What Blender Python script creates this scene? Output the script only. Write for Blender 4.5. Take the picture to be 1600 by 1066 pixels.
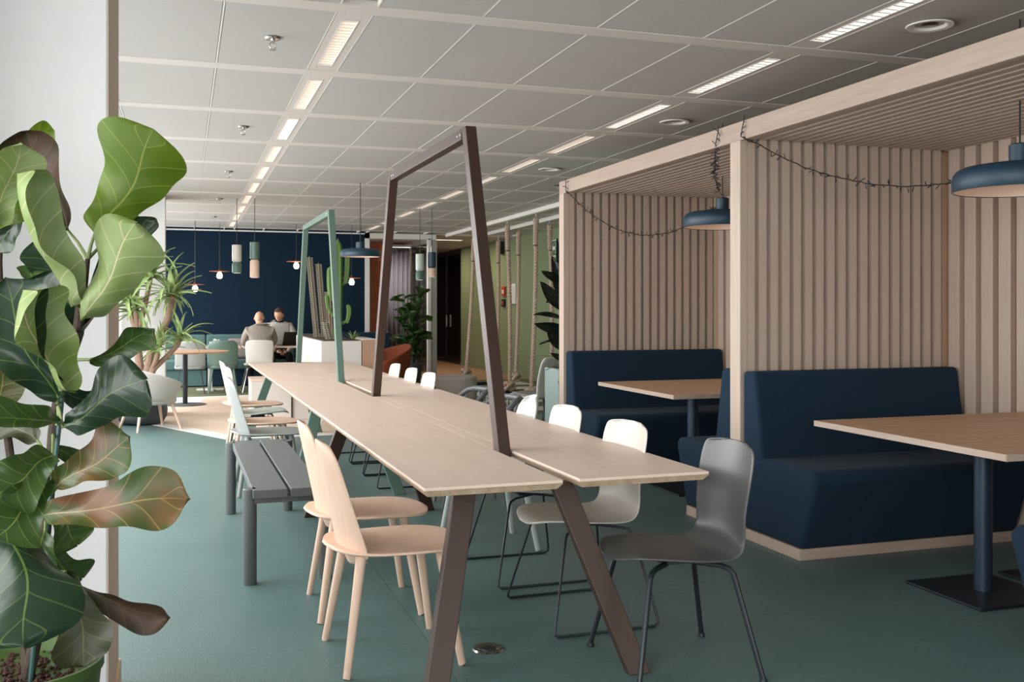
import bpy, math, random
from mathutils import Vector, Matrix, Euler

for o in list(bpy.data.objects):
    bpy.data.objects.remove(o, do_unlink=True)
SC = bpy.context.scene
COL = SC.collection
PI = math.pi
rnd = random.Random(7)


def lin(c):
    c = c / 255.0
    return c / 12.92 if c <= 0.04045 else ((c + 0.055) / 1.055) ** 2.4


def rgb(r, g, b):
    return (lin(r), lin(g), lin(b), 1.0)


# ------------------------------------------------------------------ camera
# room axes: +Y runs down the hall, +X to the booths, windows on the -X side
cam_data = bpy.data.cameras.new('camera')
cam = bpy.data.objects.new('camera', cam_data)
COL.objects.link(cam)
cam_data.sensor_width = 36.0
cam_data.sensor_fit = 'HORIZONTAL'
cam_data.lens = 36.0 * 1555.0 / 1600.0
cam_data.shift_y = -0.0325
cam_data.clip_start = 0.05
cam.location = (0, 0, 1.38)
cam.rotation_euler = (PI / 2, 0, -math.radians(18.258))
SC.camera = cam

# ------------------------------------------------------------------ world, daylight, exposure
world = bpy.data.worlds.new('overcast_sky')
SC.world = world
world.use_nodes = True
wbg = world.node_tree.nodes['Background']
wbg.inputs[0].default_value = (0.90, 0.95, 1.0, 1)
wbg.inputs[1].default_value = 1.0


def area(name, loc, rot, sx, sy, power, col):
    ld = bpy.data.lights.new(name, 'AREA')
    ld.shape = 'RECTANGLE'
    ld.size, ld.size_y = sx, sy
    ld.energy = power
    ld.color = col
    o = bpy.data.objects.new(name, ld)
    COL.objects.link(o)
    o.location = loc
    o.rotation_euler = rot
    return o


# overcast daylight entering through the window bays of the left facade (lamps stand outside the glass)
DAY = (1.0, 0.985, 0.975)
for i, (y0, y1) in enumerate(((-5.3, -1.0), (-1.0, 2.8), (4.1, 8.2), (8.2, 12.3), (13.2, 18.6))):
    L_ = y1 - y0
    area('window_daylight', (-1.62, (y0 + y1) / 2, 1.62), (0, -math.radians(56), 0), 2.3, L_, (46 if y1 < 8.5 else 56) * L_, DAY)

# unseen fill lamp added behind the photographer to brighten the camera-facing booth slats
area('rear_fill_lamp', (2.6, -6.4, 1.6), (PI / 2, 0, 0), 6.0, 2.2, 190, DAY)

SC.view_settings.view_transform = 'Standard'
SC.view_settings.look = 'None'
SC.view_settings.gamma = 1.0
SC.view_settings.use_curve_mapping = False
SC.view_settings.exposure = 0.08


# ------------------------------------------------------------------ mesh helpers
class MB:
    def __init__(s):
        s.v, s.f, s.uv = [], [], None

    def add(s, vs, fs):
        b = len(s.v)
        s.v += [tuple(v) for v in vs]
        s.f += [tuple(b + i for i in f) for f in fs]
        return s

    def box(s, x0, x1, y0, y1, z0, z1):
        return s.add([(x0, y0, z0), (x1, y0, z0), (x1, y1, z0), (x0, y1, z0), (x0, y0, z1), (x1, y0, z1), (x1, y1, z1), (x0, y1, z1)],
                     [(0, 3, 2, 1), (4, 5, 6, 7), (0, 1, 5, 4), (1, 2, 6, 5), (2, 3, 7, 6), (3, 0, 4, 7)])

    def hexa(s, lo, hi):
        """two quads of four points, bottom and top"""
        return s.add(list(lo) + list(hi), [(0, 3, 2, 1), (4, 5, 6, 7), (0, 1, 5, 4), (1, 2, 6, 5), (2, 3, 7, 6), (3, 0, 4, 7)])

    def prism(s, poly, a0, a1, axis='z'):
        n = len(poly)

        def P(p, a):
            if axis == 'z':
                return (p[0], p[1], a)
            if axis == 'x':
                return (a, p[0], p[1])
            return (p[0], a, p[1])
        vs = [P(p, a0) for p in poly] + [P(p, a1) for p in poly]
        fs = [tuple(range(n))[::-1], tuple(range(n, 2 * n))]
        fs += [(i, (i + 1) % n, n + (i + 1) % n, n + i) for i in range(n)]
        return s.add(vs, fs)

    def tube(s, pts, r, n=8, closed=False, caps=True):
        pts = [Vector(p) for p in pts]
        m = len(pts)
        rs = r if isinstance(r, (list, tuple)) else [r] * m
        ref = None
        vs, fs = [], []
        for i, p in enumerate(pts):
            if closed:
                t = pts[(i + 1) % m] - pts[i - 1]
            else:
                t = pts[min(i + 1, m - 1)] - pts[max(i - 1, 0)]
            t.normalize()
            if ref is None:
                ref = Vector((0, 0, 1)) if abs(t.z) < 0.9 else Vector((1, 0, 0))
            a = ref - t * ref.dot(t)
            if a.length < 1e-6:
                a = t.orthogonal()
            a.normalize()
            b = t.cross(a)
            ref = a
            for k in range(n):
                an = 2 * PI * k / n
                vs.append(p + a * (math.cos(an) * rs[i]) + b * (math.sin(an) * rs[i]))
        for i in range(m if closed else m - 1):
            for k in range(n):
                j = (i + 1) % m
                fs.append((i * n + k, i * n + (k + 1) % n, j * n + (k + 1) % n, j * n + k))
        if caps and not closed:
            fs.append(tuple(range(n))[::-1])
            fs.append(tuple(range((m - 1) * n, m * n)))
        return s.add(vs, fs)

    def lathe(s, prof, n=24, c=(0, 0, 0), caps=True):
        vs, fs = [], []
        m = len(prof)
        for (r, z) in prof:
            for k in range(n):
                a = 2 * PI * k / n
                vs.append((c[0] + r * math.cos(a), c[1] + r * math.sin(a), c[2] + z))
        for i in range(m - 1):
            for k in range(n):
                fs.append((i * n + k, i * n + (k + 1) % n, (i + 1) * n + (k + 1) % n, (i + 1) * n + k))
        if caps and prof[0][0] > 1e-5:
            fs.append(tuple(range(n))[::-1])
        if caps and prof[-1][0] > 1e-5:
            fs.append(tuple(range((m - 1) * n, m * n)))
        return s.add(vs, fs)

    def grid(s, nu, nv, fn, uv=False):
        b = len(s.v)
        if uv and s.uv is None:
            s.uv = []
        for j in range(nv + 1):
            for i in range(nu + 1):
                s.v.append(tuple(fn(i / nu, j / nv)))
                if uv:
                    s.uv.append((i / nu, j / nv))
        for j in range(nv):
            for i in range(nu):
                q = b + j * (nu + 1) + i
                s.f.append((q, q + 1, q + nu + 2, q + nu + 1))
        return s

    def bar(s, p, q, w, h, ref=(0, 1, 0)):
        """rectangular bar from p to q; w is measured along ref, h across it"""
        p, q = Vector(p), Vector(q)
        t = (q - p).normalized()
        a = Vector(ref)
        a = (a - t * a.dot(t)).normalized()
        b = t.cross(a)
        lo = [p + a * (sx * w / 2) + b * (sy * h / 2) for sx, sy in ((-1, -1), (1, -1), (1, 1), (-1, 1))]
        hi = [v + (q - p) for v in lo]
        return s.hexa(lo, hi)

    def mesh(s, name):
        me = bpy.data.meshes.new(name)
        me.from_pydata(s.v, [], s.f)
        if s.uv:
            l = me.uv_layers.new(name='UVMap')
            for lp in me.loops:
                l.data[lp.index].uv = s.uv[lp.vertex_index]
        me.update()
        return me

    def build(s, name, mat, parent=None, smooth=35, bevel=0, seg=2, sub=0, solid=0, fix=True):
        me = s.mesh(name)
        if fix:
            import bmesh
            bm = bmesh.new()
            bm.from_mesh(me)
            bmesh.ops.recalc_face_normals(bm, faces=bm.faces)
            bm.to_mesh(me)
            bm.free()
        me.materials.append(mat)
        if smooth is not None:
            me.polygons.foreach_set('use_smooth', [True] * len(me.polygons))
            if smooth < 180:
                me.set_sharp_from_angle(angle=math.radians(smooth))
        o = bpy.data.objects.new(name, me)
        COL.objects.link(o)
        if parent is not None:
            o.parent = parent
        if solid:
            m = o.modifiers.new('solid', 'SOLIDIFY')
            m.thickness = solid
            m.offset = 0
        if bevel:
            m = o.modifiers.new('bevel', 'BEVEL')
            m.width = bevel
            m.segments = seg
            m.limit_method = 'ANGLE'
            m.angle_limit = math.radians(40)
        if sub:
            m = o.modifiers.new('sub', 'SUBSURF')
            m.levels = sub
            m.render_levels = sub
        return o


def inst(name, me, parent=None, loc=(0, 0, 0), rot=(0, 0, 0), sc=(1, 1, 1)):
    o = bpy.data.objects.new(name, me)
    COL.objects.link(o)
    o.parent = parent
    o.location = loc
    o.rotation_euler = rot
    o.scale = sc
    return o


def tag(o, label, cat, group=None):
    o['label'] = label
    o['category'] = cat
    if group:
        o['group'] = group
    return o


def thing(name, label, cat, loc=(0, 0, 0), rz=0.0, group=None):
    o = bpy.data.objects.new(name, None)
    COL.objects.link(o)
    o.empty_display_size = 0.1
    o.location = loc
    o.rotation_euler = (0, 0, rz)
    return tag(o, label, cat, group)


def struct(o, label=None, cat=None):
    o['kind'] = 'structure'
    if label:
        o['label'] = label
        o['category'] = cat
    return o


def kids(o):
    return [c for c in o.children]


def dup(root, loc, rz, label, group=None):
    r = root.copy()
    COL.objects.link(r)
    r.location = loc
    r.rotation_euler = (0, 0, rz)
    r['label'] = label
    if group:
        r['group'] = group
    for ch in kids(root):
        c = ch.copy()
        COL.objects.link(c)
        c.parent = r
        for g in kids(ch):
            d = g.copy()
            COL.objects.link(d)
            d.parent = c
    return r


ORD = ['nearest', 'second', 'third', 'fourth', 'fifth', 'sixth', 'seventh', 'eighth', 'ninth', 'tenth', 'eleventh', 'twelfth', 'thirteenth']


# ------------------------------------------------------------------ materials
def new_mat(name):
    m = bpy.data.materials.new(name)
    m.use_nodes = True
    return m, m.node_tree, m.node_tree.nodes['Principled BSDF']


def N(nt, t, **kw):
    n = nt.nodes.new(t)
    for k, v in kw.items():
        setattr(n, k, v)
    return n


def mix_col(nt, fac, a, b):
    n = N(nt, 'ShaderNodeMix', data_type='RGBA')
    for sock, val in ((n.inputs[0], fac), (n.inputs[6], a), (n.inputs[7], b)):
        if hasattr(val, 'is_linked'):
            nt.links.new(val, sock)
        else:
            sock.default_value = val
    return n.outputs[2]


def noise(nt, scale, detail=3, stretch=(1, 1, 1), coord='Object', rough=0.55):
    tc = N(nt, 'ShaderNodeTexCoord')
    mp = N(nt, 'ShaderNodeMapping')
    mp.inputs['Scale'].default_value = stretch
    nt.links.new(tc.outputs[coord], mp.inputs[0])
    n = N(nt, 'ShaderNodeTexNoise')
    n.inputs['Scale'].default_value = scale
    n.inputs['Detail'].default_value = detail
    n.inputs['Roughness'].default_value = rough
    nt.links.new(mp.outputs[0], n.inputs['Vector'])
    return n.outputs['Fac']


def bump(nt, b, src, strength, dist=0.002):
    n = N(nt, 'ShaderNodeBump')
    n.inputs['Strength'].default_value = strength
    n.inputs['Distance'].default_value = dist
    nt.links.new(src, n.inputs['Height'])
    nt.links.new(n.outputs[0], b.inputs['Normal'])


def ramp(nt, src, lo, hi):
    n = N(nt, 'ShaderNodeMapRange')
    n.inputs[1].default_value = lo
    n.inputs[2].default_value = hi
    nt.links.new(src, n.inputs[0])
    return n.outputs[0]


def plain(name, c, rough=0.5, metal=0.0, var=0.06, scale=6, bmp=0.0, bscale=200, spec=0.5, coat=0):
    m, nt, b = new_mat(name)
    c2 = tuple(min(1, x * (1 - var * 2)) for x in c[:3]) + (1,)
    c1 = tuple(min(1, x * (1 + var)) for x in c[:3]) + (1,)
    nt.links.new(mix_col(nt, noise(nt, scale), c2, c1), b.inputs['Base Color'])
    b.inputs['Roughness'].default_value = rough
    b.inputs['Metallic'].default_value = metal
    b.inputs['Specular IOR Level'].default_value = spec
    b.inputs['Coat Weight'].default_value = coat
    if bmp:
        bump(nt, b, noise(nt, bscale, 2), bmp)
    return m


def wood(name, c1, c2, axis='x', scale=5.0, rough=0.5, fine=1.0):
    """grain stretched along the axis"""
    m, nt, b = new_mat(name)
    st = {'x': (0.06, 1, 1), 'y': (1, 0.06, 1), 'z': (1, 1, 0.06)}[axis]
    a = noise(nt, scale * 6, 5, st, rough=0.65)
    f = noise(nt, scale * 40, 3, st)
    col = mix_col(nt, ramp(nt, a, 0.3, 0.7), c1, c2)
    dark = tuple(x * 0.86 for x in c2[:3]) + (1,)
    mx = N(nt, 'ShaderNodeMath', operation='MULTIPLY')
    nt.links.new(ramp(nt, f, 0.52, 0.75), mx.inputs[0])
    mx.inputs[1].default_value = 0.5 * fine
    nt.links.new(mix_col(nt, mx.outputs[0], col, dark), b.inputs['Base Color'])
    b.inputs['Roughness'].default_value = rough
    b.inputs['Specular IOR Level'].default_value = 0.35
    bump(nt, b, f, 0.08, 0.001)
    return m


def fabric(name, c, var=0.12, weave=600, rough=0.95, sheen=0.03):
    m, nt, b = new_mat(name)
    tc = N(nt, 'ShaderNodeTexCoord')
    outs = []
    for d in ('X', 'Y', 'Z'):
        w = N(nt, 'ShaderNodeTexWave', wave_type='BANDS', bands_direction=d)
        w.inputs['Scale'].default_value = weave / 6.0
        w.inputs['Distortion'].default_value = 1.5
        nt.links.new(tc.outputs['Object'], w.inputs['Vector'])
        outs.append(w.outputs['Fac'])
    ad = N(nt, 'ShaderNodeMath', operation='ADD')
    nt.links.new(outs[0], ad.inputs[0])
    nt.links.new(outs[1], ad.inputs[1])
    ad2 = N(nt, 'ShaderNodeMath', operation='ADD')
    nt.links.new(ad.outputs[0], ad2.inputs[0])
    nt.links.new(outs[2], ad2.inputs[1])
    c2 = tuple(x * (1 - var * 2) for x in c[:3]) + (1,)
    c1 = tuple(min(1, x * (1 + var)) for x in c[:3]) + (1,)
    nt.links.new(mix_col(nt, noise(nt, 90, 4), c2, c1), b.inputs['Base Color'])
    b.inputs['Roughness'].default_value = rough
    b.inputs['Specular IOR Level'].default_value = 0.2
    b.inputs['Sheen Weight'].default_value = sheen
    b.inputs['Sheen Roughness'].default_value = 0.5
    bump(nt, b, ad2.outputs[0], 0.25, 0.001)
    return m


def emit(name, c, strength):
    m, nt, b = new_mat(name)
    b.inputs['Base Color'].default_value = c
    b.inputs['Emission Color'].default_value = c
    b.inputs['Emission Strength'].default_value = strength
    return m


def glass(name, tint=(0.985, 0.99, 0.99, 1), gloss=0.12):
    m, nt, b = new_mat(name)
    out = nt.nodes['Material Output']
    tr = N(nt, 'ShaderNodeBsdfTransparent')
    tr.inputs[0].default_value = tint
    gl = N(nt, 'ShaderNodeBsdfGlossy')
    gl.inputs['Roughness'].default_value = 0.02
    lw = N(nt, 'ShaderNodeLayerWeight')
    lw.inputs[0].default_value = 0.5
    pw = N(nt, 'ShaderNodeMath', operation='POWER')
    nt.links.new(lw.outputs['Facing'], pw.inputs[0])
    pw.inputs[1].default_value = 5.0
    ad = N(nt, 'ShaderNodeMath', operation='MULTIPLY_ADD')
    nt.links.new(pw.outputs[0], ad.inputs[0])
    ad.inputs[1].default_value = 0.6
    ad.inputs[2].default_value = gloss * 0.25
    mx = N(nt, 'ShaderNodeMixShader')
    nt.links.new(ad.outputs[0], mx.inputs[0])
    nt.links.new(tr.outputs[0], mx.inputs[1])
    nt.links.new(gl.outputs[0], mx.inputs[2])
    nt.links.new(mx.outputs[0], out.inputs[0])
    return m


def leaf_mat(name, c1, c2, vein, rough=0.35, trans=0.25, nveins=5.5, brown=None):
    """green leaf with midrib and side veins drawn from the leaf's own UV"""
    m, nt, b = new_mat(name)
    uvn = N(nt, 'ShaderNodeUVMap')
    sep = N(nt, 'ShaderNodeSeparateXYZ')
    nt.links.new(uvn.outputs[0], sep.inputs[0])

    def M(op, a, bb=None, **k):
        n = N(nt, 'ShaderNodeMath', operation=op)
        for i, v in enumerate((a, bb)):
            if v is None:
                continue
            if hasattr(v, 'is_linked'):
                nt.links.new(v, n.inputs[i])
            else:
                n.inputs[i].default_value = v
        return n.outputs[0]
    u = M('ABSOLUTE', M('SUBTRACT', M('MULTIPLY', sep.outputs[0], 2.0), 1.0))
    ph = M('SUBTRACT', M('MULTIPLY', sep.outputs[1], nveins), M('MULTIPLY', M('POWER', u, 0.75), 1.15))
    fr = M('ABSOLUTE', M('SUBTRACT', M('FRACT', ph), 0.5))
    side = M('LESS_THAN', fr, 0.028)
    mid = M('LESS_THAN', u, M('MULTIPLY', M('SUBTRACT', 1.15, sep.outputs[1]), 0.045))
    mask = M('MAXIMUM', M('MULTIPLY', side, 0.6), mid)
    base = mix_col(nt, ramp(nt, noise(nt, 9, 3), 0.3, 0.7), c1, c2)
    if brown is not None:
        base = mix_col(nt, ramp(nt, noise(nt, 7, 2), 0.45, 0.62), base, brown)
    col = mix_col(nt, mask, base, vein)
    nt.links.new(col, b.inputs['Base Color'])
    b.inputs['Roughness'].default_value = rough
    dome = M('MULTIPLY', fr, 2.0)
    bump(nt, b, dome, 0.25, 0.003)
    if trans:
        out = nt.nodes['Material Output']
        tl = N(nt, 'ShaderNodeBsdfTranslucent')
        nt.links.new(col, tl.inputs[0])
        mx = N(nt, 'ShaderNodeMixShader')
        mx.inputs[0].default_value = trans
        nt.links.new(b.outputs[0], mx.inputs[1])
        nt.links.new(tl.outputs[0], mx.inputs[2])
        nt.links.new(mx.outputs[0], out.inputs[0])
    return m


M_ = {}
M_['ceil_panel'] = plain('perforated_ceiling_metal', rgb(186, 183, 179), 0.6, var=0.02, bmp=0.05, bscale=900)
M_['ceil_band'] = plain('ceiling_band_white', rgb(212, 204, 197), 0.55, var=0.015)
M_['ceil_bar'] = plain('ceiling_bar_white', rgb(226, 222, 216), 0.5, var=0.01)
M_['white_wall'] = plain('embossed_white_wallpaper', rgb(228, 227, 226), 0.85, var=0.02, bmp=0.5, bscale=160)
M_['beige_paint'] = plain('beige_paint', rgb(212, 190, 175), 0.8, var=0.02)
M_['white_paint'] = plain('white_paint', rgb(226, 224, 220), 0.6, var=0.02)
M_['carpet'] = None
M_['navy_wall'] = plain('navy_wall_paint', rgb(18, 37, 54), 0.9, var=0.05, scale=2, spec=0.15)
M_['green_wall'] = plain('green_wall_paint', rgb(128, 143, 108), 0.8, var=0.03, scale=2)
M_['oak'] = wood('oak_slat_vertical', rgb(204, 185, 170), rgb(190, 170, 154), 'z', 6)
M_['oak_y'] = wood('oak_slat_lengthwise', rgb(188, 169, 155), rgb(174, 154, 140), 'y', 6)
M_['oak_x'] = wood('oak_crosswise', rgb(200, 178, 162), rgb(184, 161, 145), 'x', 6)
M_['oak_back'] = wood('oak_backing', rgb(178, 138, 104), rgb(160, 120, 88), 'z', 6)
M_['oak_table'] = wood('oak_table_top', rgb(196, 160, 128), rgb(178, 140, 108), 'x', 4, 0.42)
M_['birch'] = wood('pale_birch_top', rgb(226, 204, 188), rgb(218, 195, 179), 'y', 3, 0.45, 0.5)
M_['ply'] = wood('plywood_edge', rgb(222, 198, 172), rgb(186, 150, 120), 'y', 3, 0.5)
M_['beech'] = wood('pale_beech', rgb(230, 200, 178), rgb(220, 188, 166), 'z', 4, 0.5, 0.5)
M_['sage'] = plain('sage_painted_wood', rgb(146, 151, 147), 0.5, var=0.03)
M_['mint'] = plain('mint_painted_wood', rgb(186, 194, 189), 0.5, var=0.03)
M_['navy_fabric'] = fabric('navy_wool', rgb(28, 49, 67))
M_['teal_fabric'] = fabric('teal_wool', rgb(86, 116, 116))
M_['grey_fabric'] = fabric('light_grey_wool', rgb(196, 192, 186))
M_['taupe_fabric'] = fabric('taupe_wool', rgb(146, 138, 132))
M_['brown_metal'] = plain('brown_powder_coat', rgb(64, 44, 35), 0.42, 0.1, var=0.03, bmp=0.1, bscale=700)
M_['green_metal'] = plain('green_powder_coat', rgb(92, 118, 106), 0.45, 0.1, var=0.03)
M_['dark_leg'] = plain('charcoal_powder_coat', rgb(50, 48, 48), 0.45, 0.1, var=0.03)
M_['bench_metal'] = plain('slate_blue_steel', rgb(98, 103, 103), 0.5, 0.1, var=0.03, bmp=0.1, bscale=700)
M_['black_metal'] = plain('black_steel', rgb(38, 44, 50), 0.4, 0.3, var=0.03)
M_['blue_pole'] = plain('blue_grey_steel', rgb(46, 62, 78), 0.4, 0.3, var=0.03)
M_['blue_lamp'] = plain('petrol_blue_lacquer', rgb(33, 62, 80), 0.45, 0.0, var=0.03)
M_['lamp_in'] = plain('white_lamp_inside', rgb(228, 206, 190), 0.6, var=0.01)
M_['chrome'] = plain('chrome', rgb(190, 188, 184), 0.2, 1.0, var=0.02)
M_['white_plastic'] = plain('white_plastic', rgb(226, 224, 218), 0.42, var=0.01)
M_['cream_plastic'] = plain('warm_white_plastic', rgb(206, 200, 190), 0.4, var=0.01)
M_['dark_plastic'] = plain('dark_grey_plastic', rgb(80, 82, 81), 0.34, var=0.02)
M_['pale_sage_plastic'] = plain('pale_sage_plastic', rgb(196, 206, 198), 0.45, var=0.02)
M_['black_wire'] = plain('black_wire', rgb(26, 30, 34), 0.5, var=0.02)
M_['rope'] = plain('hemp_rope', rgb(196, 174, 154), 0.95, var=0.15, scale=60, bmp=0.5, bscale=300)
M_['slate_pot'] = plain('slate_pot', rgb(74, 80, 84), 0.75, var=0.08)
M_['green_pot'] = plain('olive_pot', rgb(72, 96, 44), 0.45, var=0.04)
M_['soil'] = plain('clay_pebble_soil', rgb(72, 48, 38), 0.95, var=0.5, scale=70, bmp=1.0, bscale=90)
M_['bark'] = plain('dark_bark', rgb(70, 58, 48), 0.9, var=0.35, scale=50, bmp=0.8, bscale=80)
M_['yucca_bark'] = plain('yucca_bark', rgb(150, 124, 106), 0.9, var=0.2, scale=40, bmp=0.6, bscale=90)
M_['stake'] = plain('green_stake', rgb(56, 84, 80), 0.5)
M_['glass'] = glass('window_glass')
M_['dark_glass'] = glass('smoked_glass', (0.55, 0.52, 0.5, 1), 0.25)
M_['alu'] = plain('aluminium_frame', rgb(186, 184, 182), 0.4, 0.5, var=0.02)
M_['orange_slat'] = wood('orange_wood', rgb(222, 116, 68), rgb(192, 92, 50), 'z', 6)
M_['curtain'] = fabric('grey_curtain', rgb(104, 102, 108))
M_['cream_floor'] = wood('cream_plank', rgb(228, 208, 190), rgb(216, 194, 172), 'x', 3, 0.5)
M_['wood_floor'] = wood('brown_plank', rgb(176, 142, 112), rgb(150, 116, 90), 'x', 3, 0.4)
M_['olive_carpet'] = plain('olive_carpet', rgb(98, 104, 72), 0.95, var=0.1, scale=80, bmp=0.5, bscale=600)
M_['dark_wall'] = plain('dark_corridor_wall', rgb(84, 70, 60), 0.7, var=0.06)
M_['terracotta'] = fabric('terracotta_wool', rgb(126, 66, 45))
M_['warm_lamp'] = emit('warm_light_diffuser', (1.0, 0.82, 0.66, 1), 1.7)
M_['cool_lamp'] = emit('neutral_light_diffuser', (1.0, 0.97, 0.92, 1), 2.6)
M_['bulb'] = emit('glowing_bulb', (1.0, 0.78, 0.5, 1), 30)
M_['skin'] = plain('skin', rgb(206, 158, 132), 0.6, var=0.05)
M_['pouf_fabric'] = fabric('pouf_grey', rgb(180, 172, 164))
M_['grey_knit'] = fabric('grey_knit', rgb(150, 142, 132))
M_['light_knit'] = fabric('light_grey_knit', rgb(176, 172, 166))
M_['dark_cloth'] = fabric('dark_trousers', rgb(24, 27, 34))
M_['hair'] = plain('short_brown_hair', rgb(70, 52, 42), 0.8, var=0.2, scale=60)
M_['screen'] = plain('black_laptop', rgb(16, 18, 22), 0.3)
M_['cactus'] = plain('cactus_green', rgb(96, 130, 62), 0.6, var=0.15, scale=20)
M_['cactus_pale'] = plain('cactus_pale', rgb(104, 106, 88), 0.8, var=0.2, scale=30)
M_['spine'] = plain('cactus_spines', rgb(230, 208, 192), 0.8)
M_['red'] = plain('red_plastic', rgb(190, 60, 40), 0.4)
M_['sign_green'] = plain('sign_green', rgb(24, 110, 76), 0.5)
M_['planter_white'] = plain('white_laminate', rgb(214, 210, 204), 0.5, var=0.015)
M_['planter_teal'] = plain('pale_teal_planter', rgb(146, 164, 160), 0.6, var=0.02)
M_['tan_panel'] = wood('tan_panel', rgb(186, 150, 124), rgb(172, 136, 110), 'z', 4)
M_['leaf_bright'] = leaf_mat('fig_leaf_bright', rgb(100, 124, 28), rgb(84, 110, 22), rgb(138, 154, 66), 0.42, 0.3)
M_['leaf_pale'] = leaf_mat('fig_leaf_pale', rgb(138, 152, 104), rgb(112, 132, 66), rgb(182, 174, 138), 0.5, 0.15)
M_['leaf_dark'] = leaf_mat('fig_leaf_dark', rgb(34, 56, 34), rgb(24, 44, 30), rgb(86, 104, 50), 0.26, 0.06)
M_['leaf_mid'] = leaf_mat('fig_leaf_mid', rgb(64, 88, 36), rgb(48, 72, 32), rgb(118, 134, 66), 0.32, 0.12)
M_['leaf_brown'] = leaf_mat('fig_leaf_brown', rgb(66, 84, 32), rgb(52, 70, 28), rgb(146, 122, 70), 0.36, 0.1, brown=rgb(112, 76, 50))
M_['leaf_wine'] = leaf_mat('fig_leaf_wine', rgb(60, 48, 32), rgb(48, 46, 26), rgb(98, 78, 48), 0.55, 0.05, brown=rgb(74, 47, 34))
M_['leaf_olive'] = leaf_mat('fig_leaf_olive', rgb(50, 56, 26), rgb(38, 46, 22), rgb(96, 96, 46), 0.45, 0.08)
M_['leaf_rubber'] = leaf_mat('rubber_leaf', rgb(20, 34, 28), rgb(28, 40, 30), rgb(60, 70, 50), 0.2, 0.05)
M_['leaf_yucca'] = plain('yucca_leaf', rgb(148, 170, 108), 0.5, var=0.2, scale=12)
M_['leaf_far'] = leaf_mat('far_fig_leaf', rgb(54, 84, 40), rgb(34, 60, 30), rgb(90, 120, 60), 0.35, 0.15)


def carpet_mat():
    m, nt, b = new_mat('green_woven_carpet')
    f1 = noise(nt, 220, 2, (1, 0.12, 1))
    f2 = noise(nt, 220, 2, (0.12, 1, 1))
    ad = N(nt, 'ShaderNodeMath', operation='ADD')
    nt.links.new(f1, ad.inputs[0])
    nt.links.new(f2, ad.inputs[1])
    c = mix_col(nt, ramp(nt, ad.outputs[0], 0.75, 1.25), rgb(62, 93, 91), rgb(88, 120, 117))
    c = mix_col(nt, ramp(nt, noise(nt, 1.3, 2), 0.3, 0.8), c, rgb(66, 98, 96))
    nt.links.new(c, b.inputs['Base Color'])
    b.inputs['Roughness'].default_value = 0.5
    b.inputs['Specular IOR Level'].default_value = 0.8
    b.inputs['Sheen Weight'].default_value = 0.06
    b.inputs['Sheen Roughness'].default_value = 0.3
    bump(nt, b, ad.outputs[0], 0.3, 0.002)
    return m


M_['carpet'] = carpet_mat()

# ================================================================== THE ROOM SHELL
CEIL = 2.8
XL, XR = -0.80, 6.30          # window plane, green wall plane
YB, YN = -6.2, 18.85          # rear end, navy wall
floor = struct(MB().box(-1.0, 7.2, -6.6, 27.2, -0.12, -0.01).build('floor', M_['dark_wall'], smooth=None))
# carpet laid in sheets, seams between them
xs = [-0.80, 0.96, 3.13, 5.30, 6.30]
for i in range(4):
    for (y0, y1) in ((-6.2, 1.9), (1.9, 6.9), (6.9, 18.85)):
        MB().box(xs[i] + 0.0012, xs[i + 1] - 0.0012, y0 + 0.0012, y1 - 0.0012, -0.01, 0.0).build('carpet_sheet', M_['carpet'], floor, smooth=None)
# pale floor field with white border, across the hall end of the long table
MB().prism([(-0.80, 13.36), (0.43, 10.82), (3.3, 10.86), (3.3, 16.5), (-0.80, 16.0)], 0.0, 0.004).build('border_strip', M_['white_paint'], floor, smooth=None)
MB().prism([(-0.80, 13.72), (0.56, 10.98), (3.22, 11.0), (3.22, 16.25), (0.3, 15.95), (0.2, 14.9), (-0.80, 14.6)], 0.004, 0.006).build('pale_floor', M_['cream_floor'], floor, smooth=None)
MB().prism([(-0.8, 16.1), (3.3, 16.55), (3.3, 18.85), (-0.8, 18.85)], 0.0, 0.005).build('olive_carpet', M_['olive_carpet'], floor, smooth=None)
MB().box(3.3, 6.3, 12.2, 18.85, 0.0, 0.004).build('olive_carpet', M_['olive_carpet'], floor, smooth=None)
for (y0, y1) in ((12.55, 13.03), (13.66, 14.04), (14.90, 15.45), (15.95, 16.37), (16.85, 17.5)):
    MB().box(3.5, 5.95, y0, y1, 0.004, 0.008).build('carpet_stripe', M_['planter_white'], floor, smooth=None)
for k in range(9):
    MB().box(3.32 if k < 1 else 3.32, 6.3, 18.05 + 0.0 + k * 1.0, 18.05 + k * 1.0 + 0.996, 0.0, 0.012).build('floor_plank', M_['wood_floor'], floor, smooth=None)

# ceiling: perforated panels between lengthwise bars and wide cross bands
ceiling = struct(MB().box(-1.0, 7.2, -6.6, 27.2, 2.83, 2.95).build('ceiling', M_['ceil_panel'], smooth=None))
bands = [4.725 + 1.35 * k for k in range(-8, 11)]
glines = [-0.425, 0.18, 0.785, 1.39, 1.995, 2.60, 3.205, 3.81, 4.415, 5.02, 5.625, 6.23]
strip_x = (0.785, 3.205)
for y in bands:
    if y > 18.5 or y < -6.1:
        continue
    MB().box(-0.8, 6.3, y - 0.065, y + 0.065, 2.797, 2.83).build('ceiling_band', M_['ceil_band'], ceiling, smooth=None, bevel=0.003, seg=1)
for x in glines:
    if x in strip_x:
        for s in (-1, 1):
            MB().box(x + s * 0.088 - 0.004, x + s * 0.088 + 0.004, -6.1, 18.85, 2.8005, 2.83).build('ceiling_bar', M_['ceil_bar'], ceiling, smooth=None)
    else:
        MB().box(x - 0.0045, x + 0.0045, -6.1, 18.85, 2.8005, 2.83).build('ceiling_bar', M_['ceil_bar'], ceiling, smooth=None)
edges = [-0.80] + glines + [6.30]
pan_cache = {}
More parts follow.
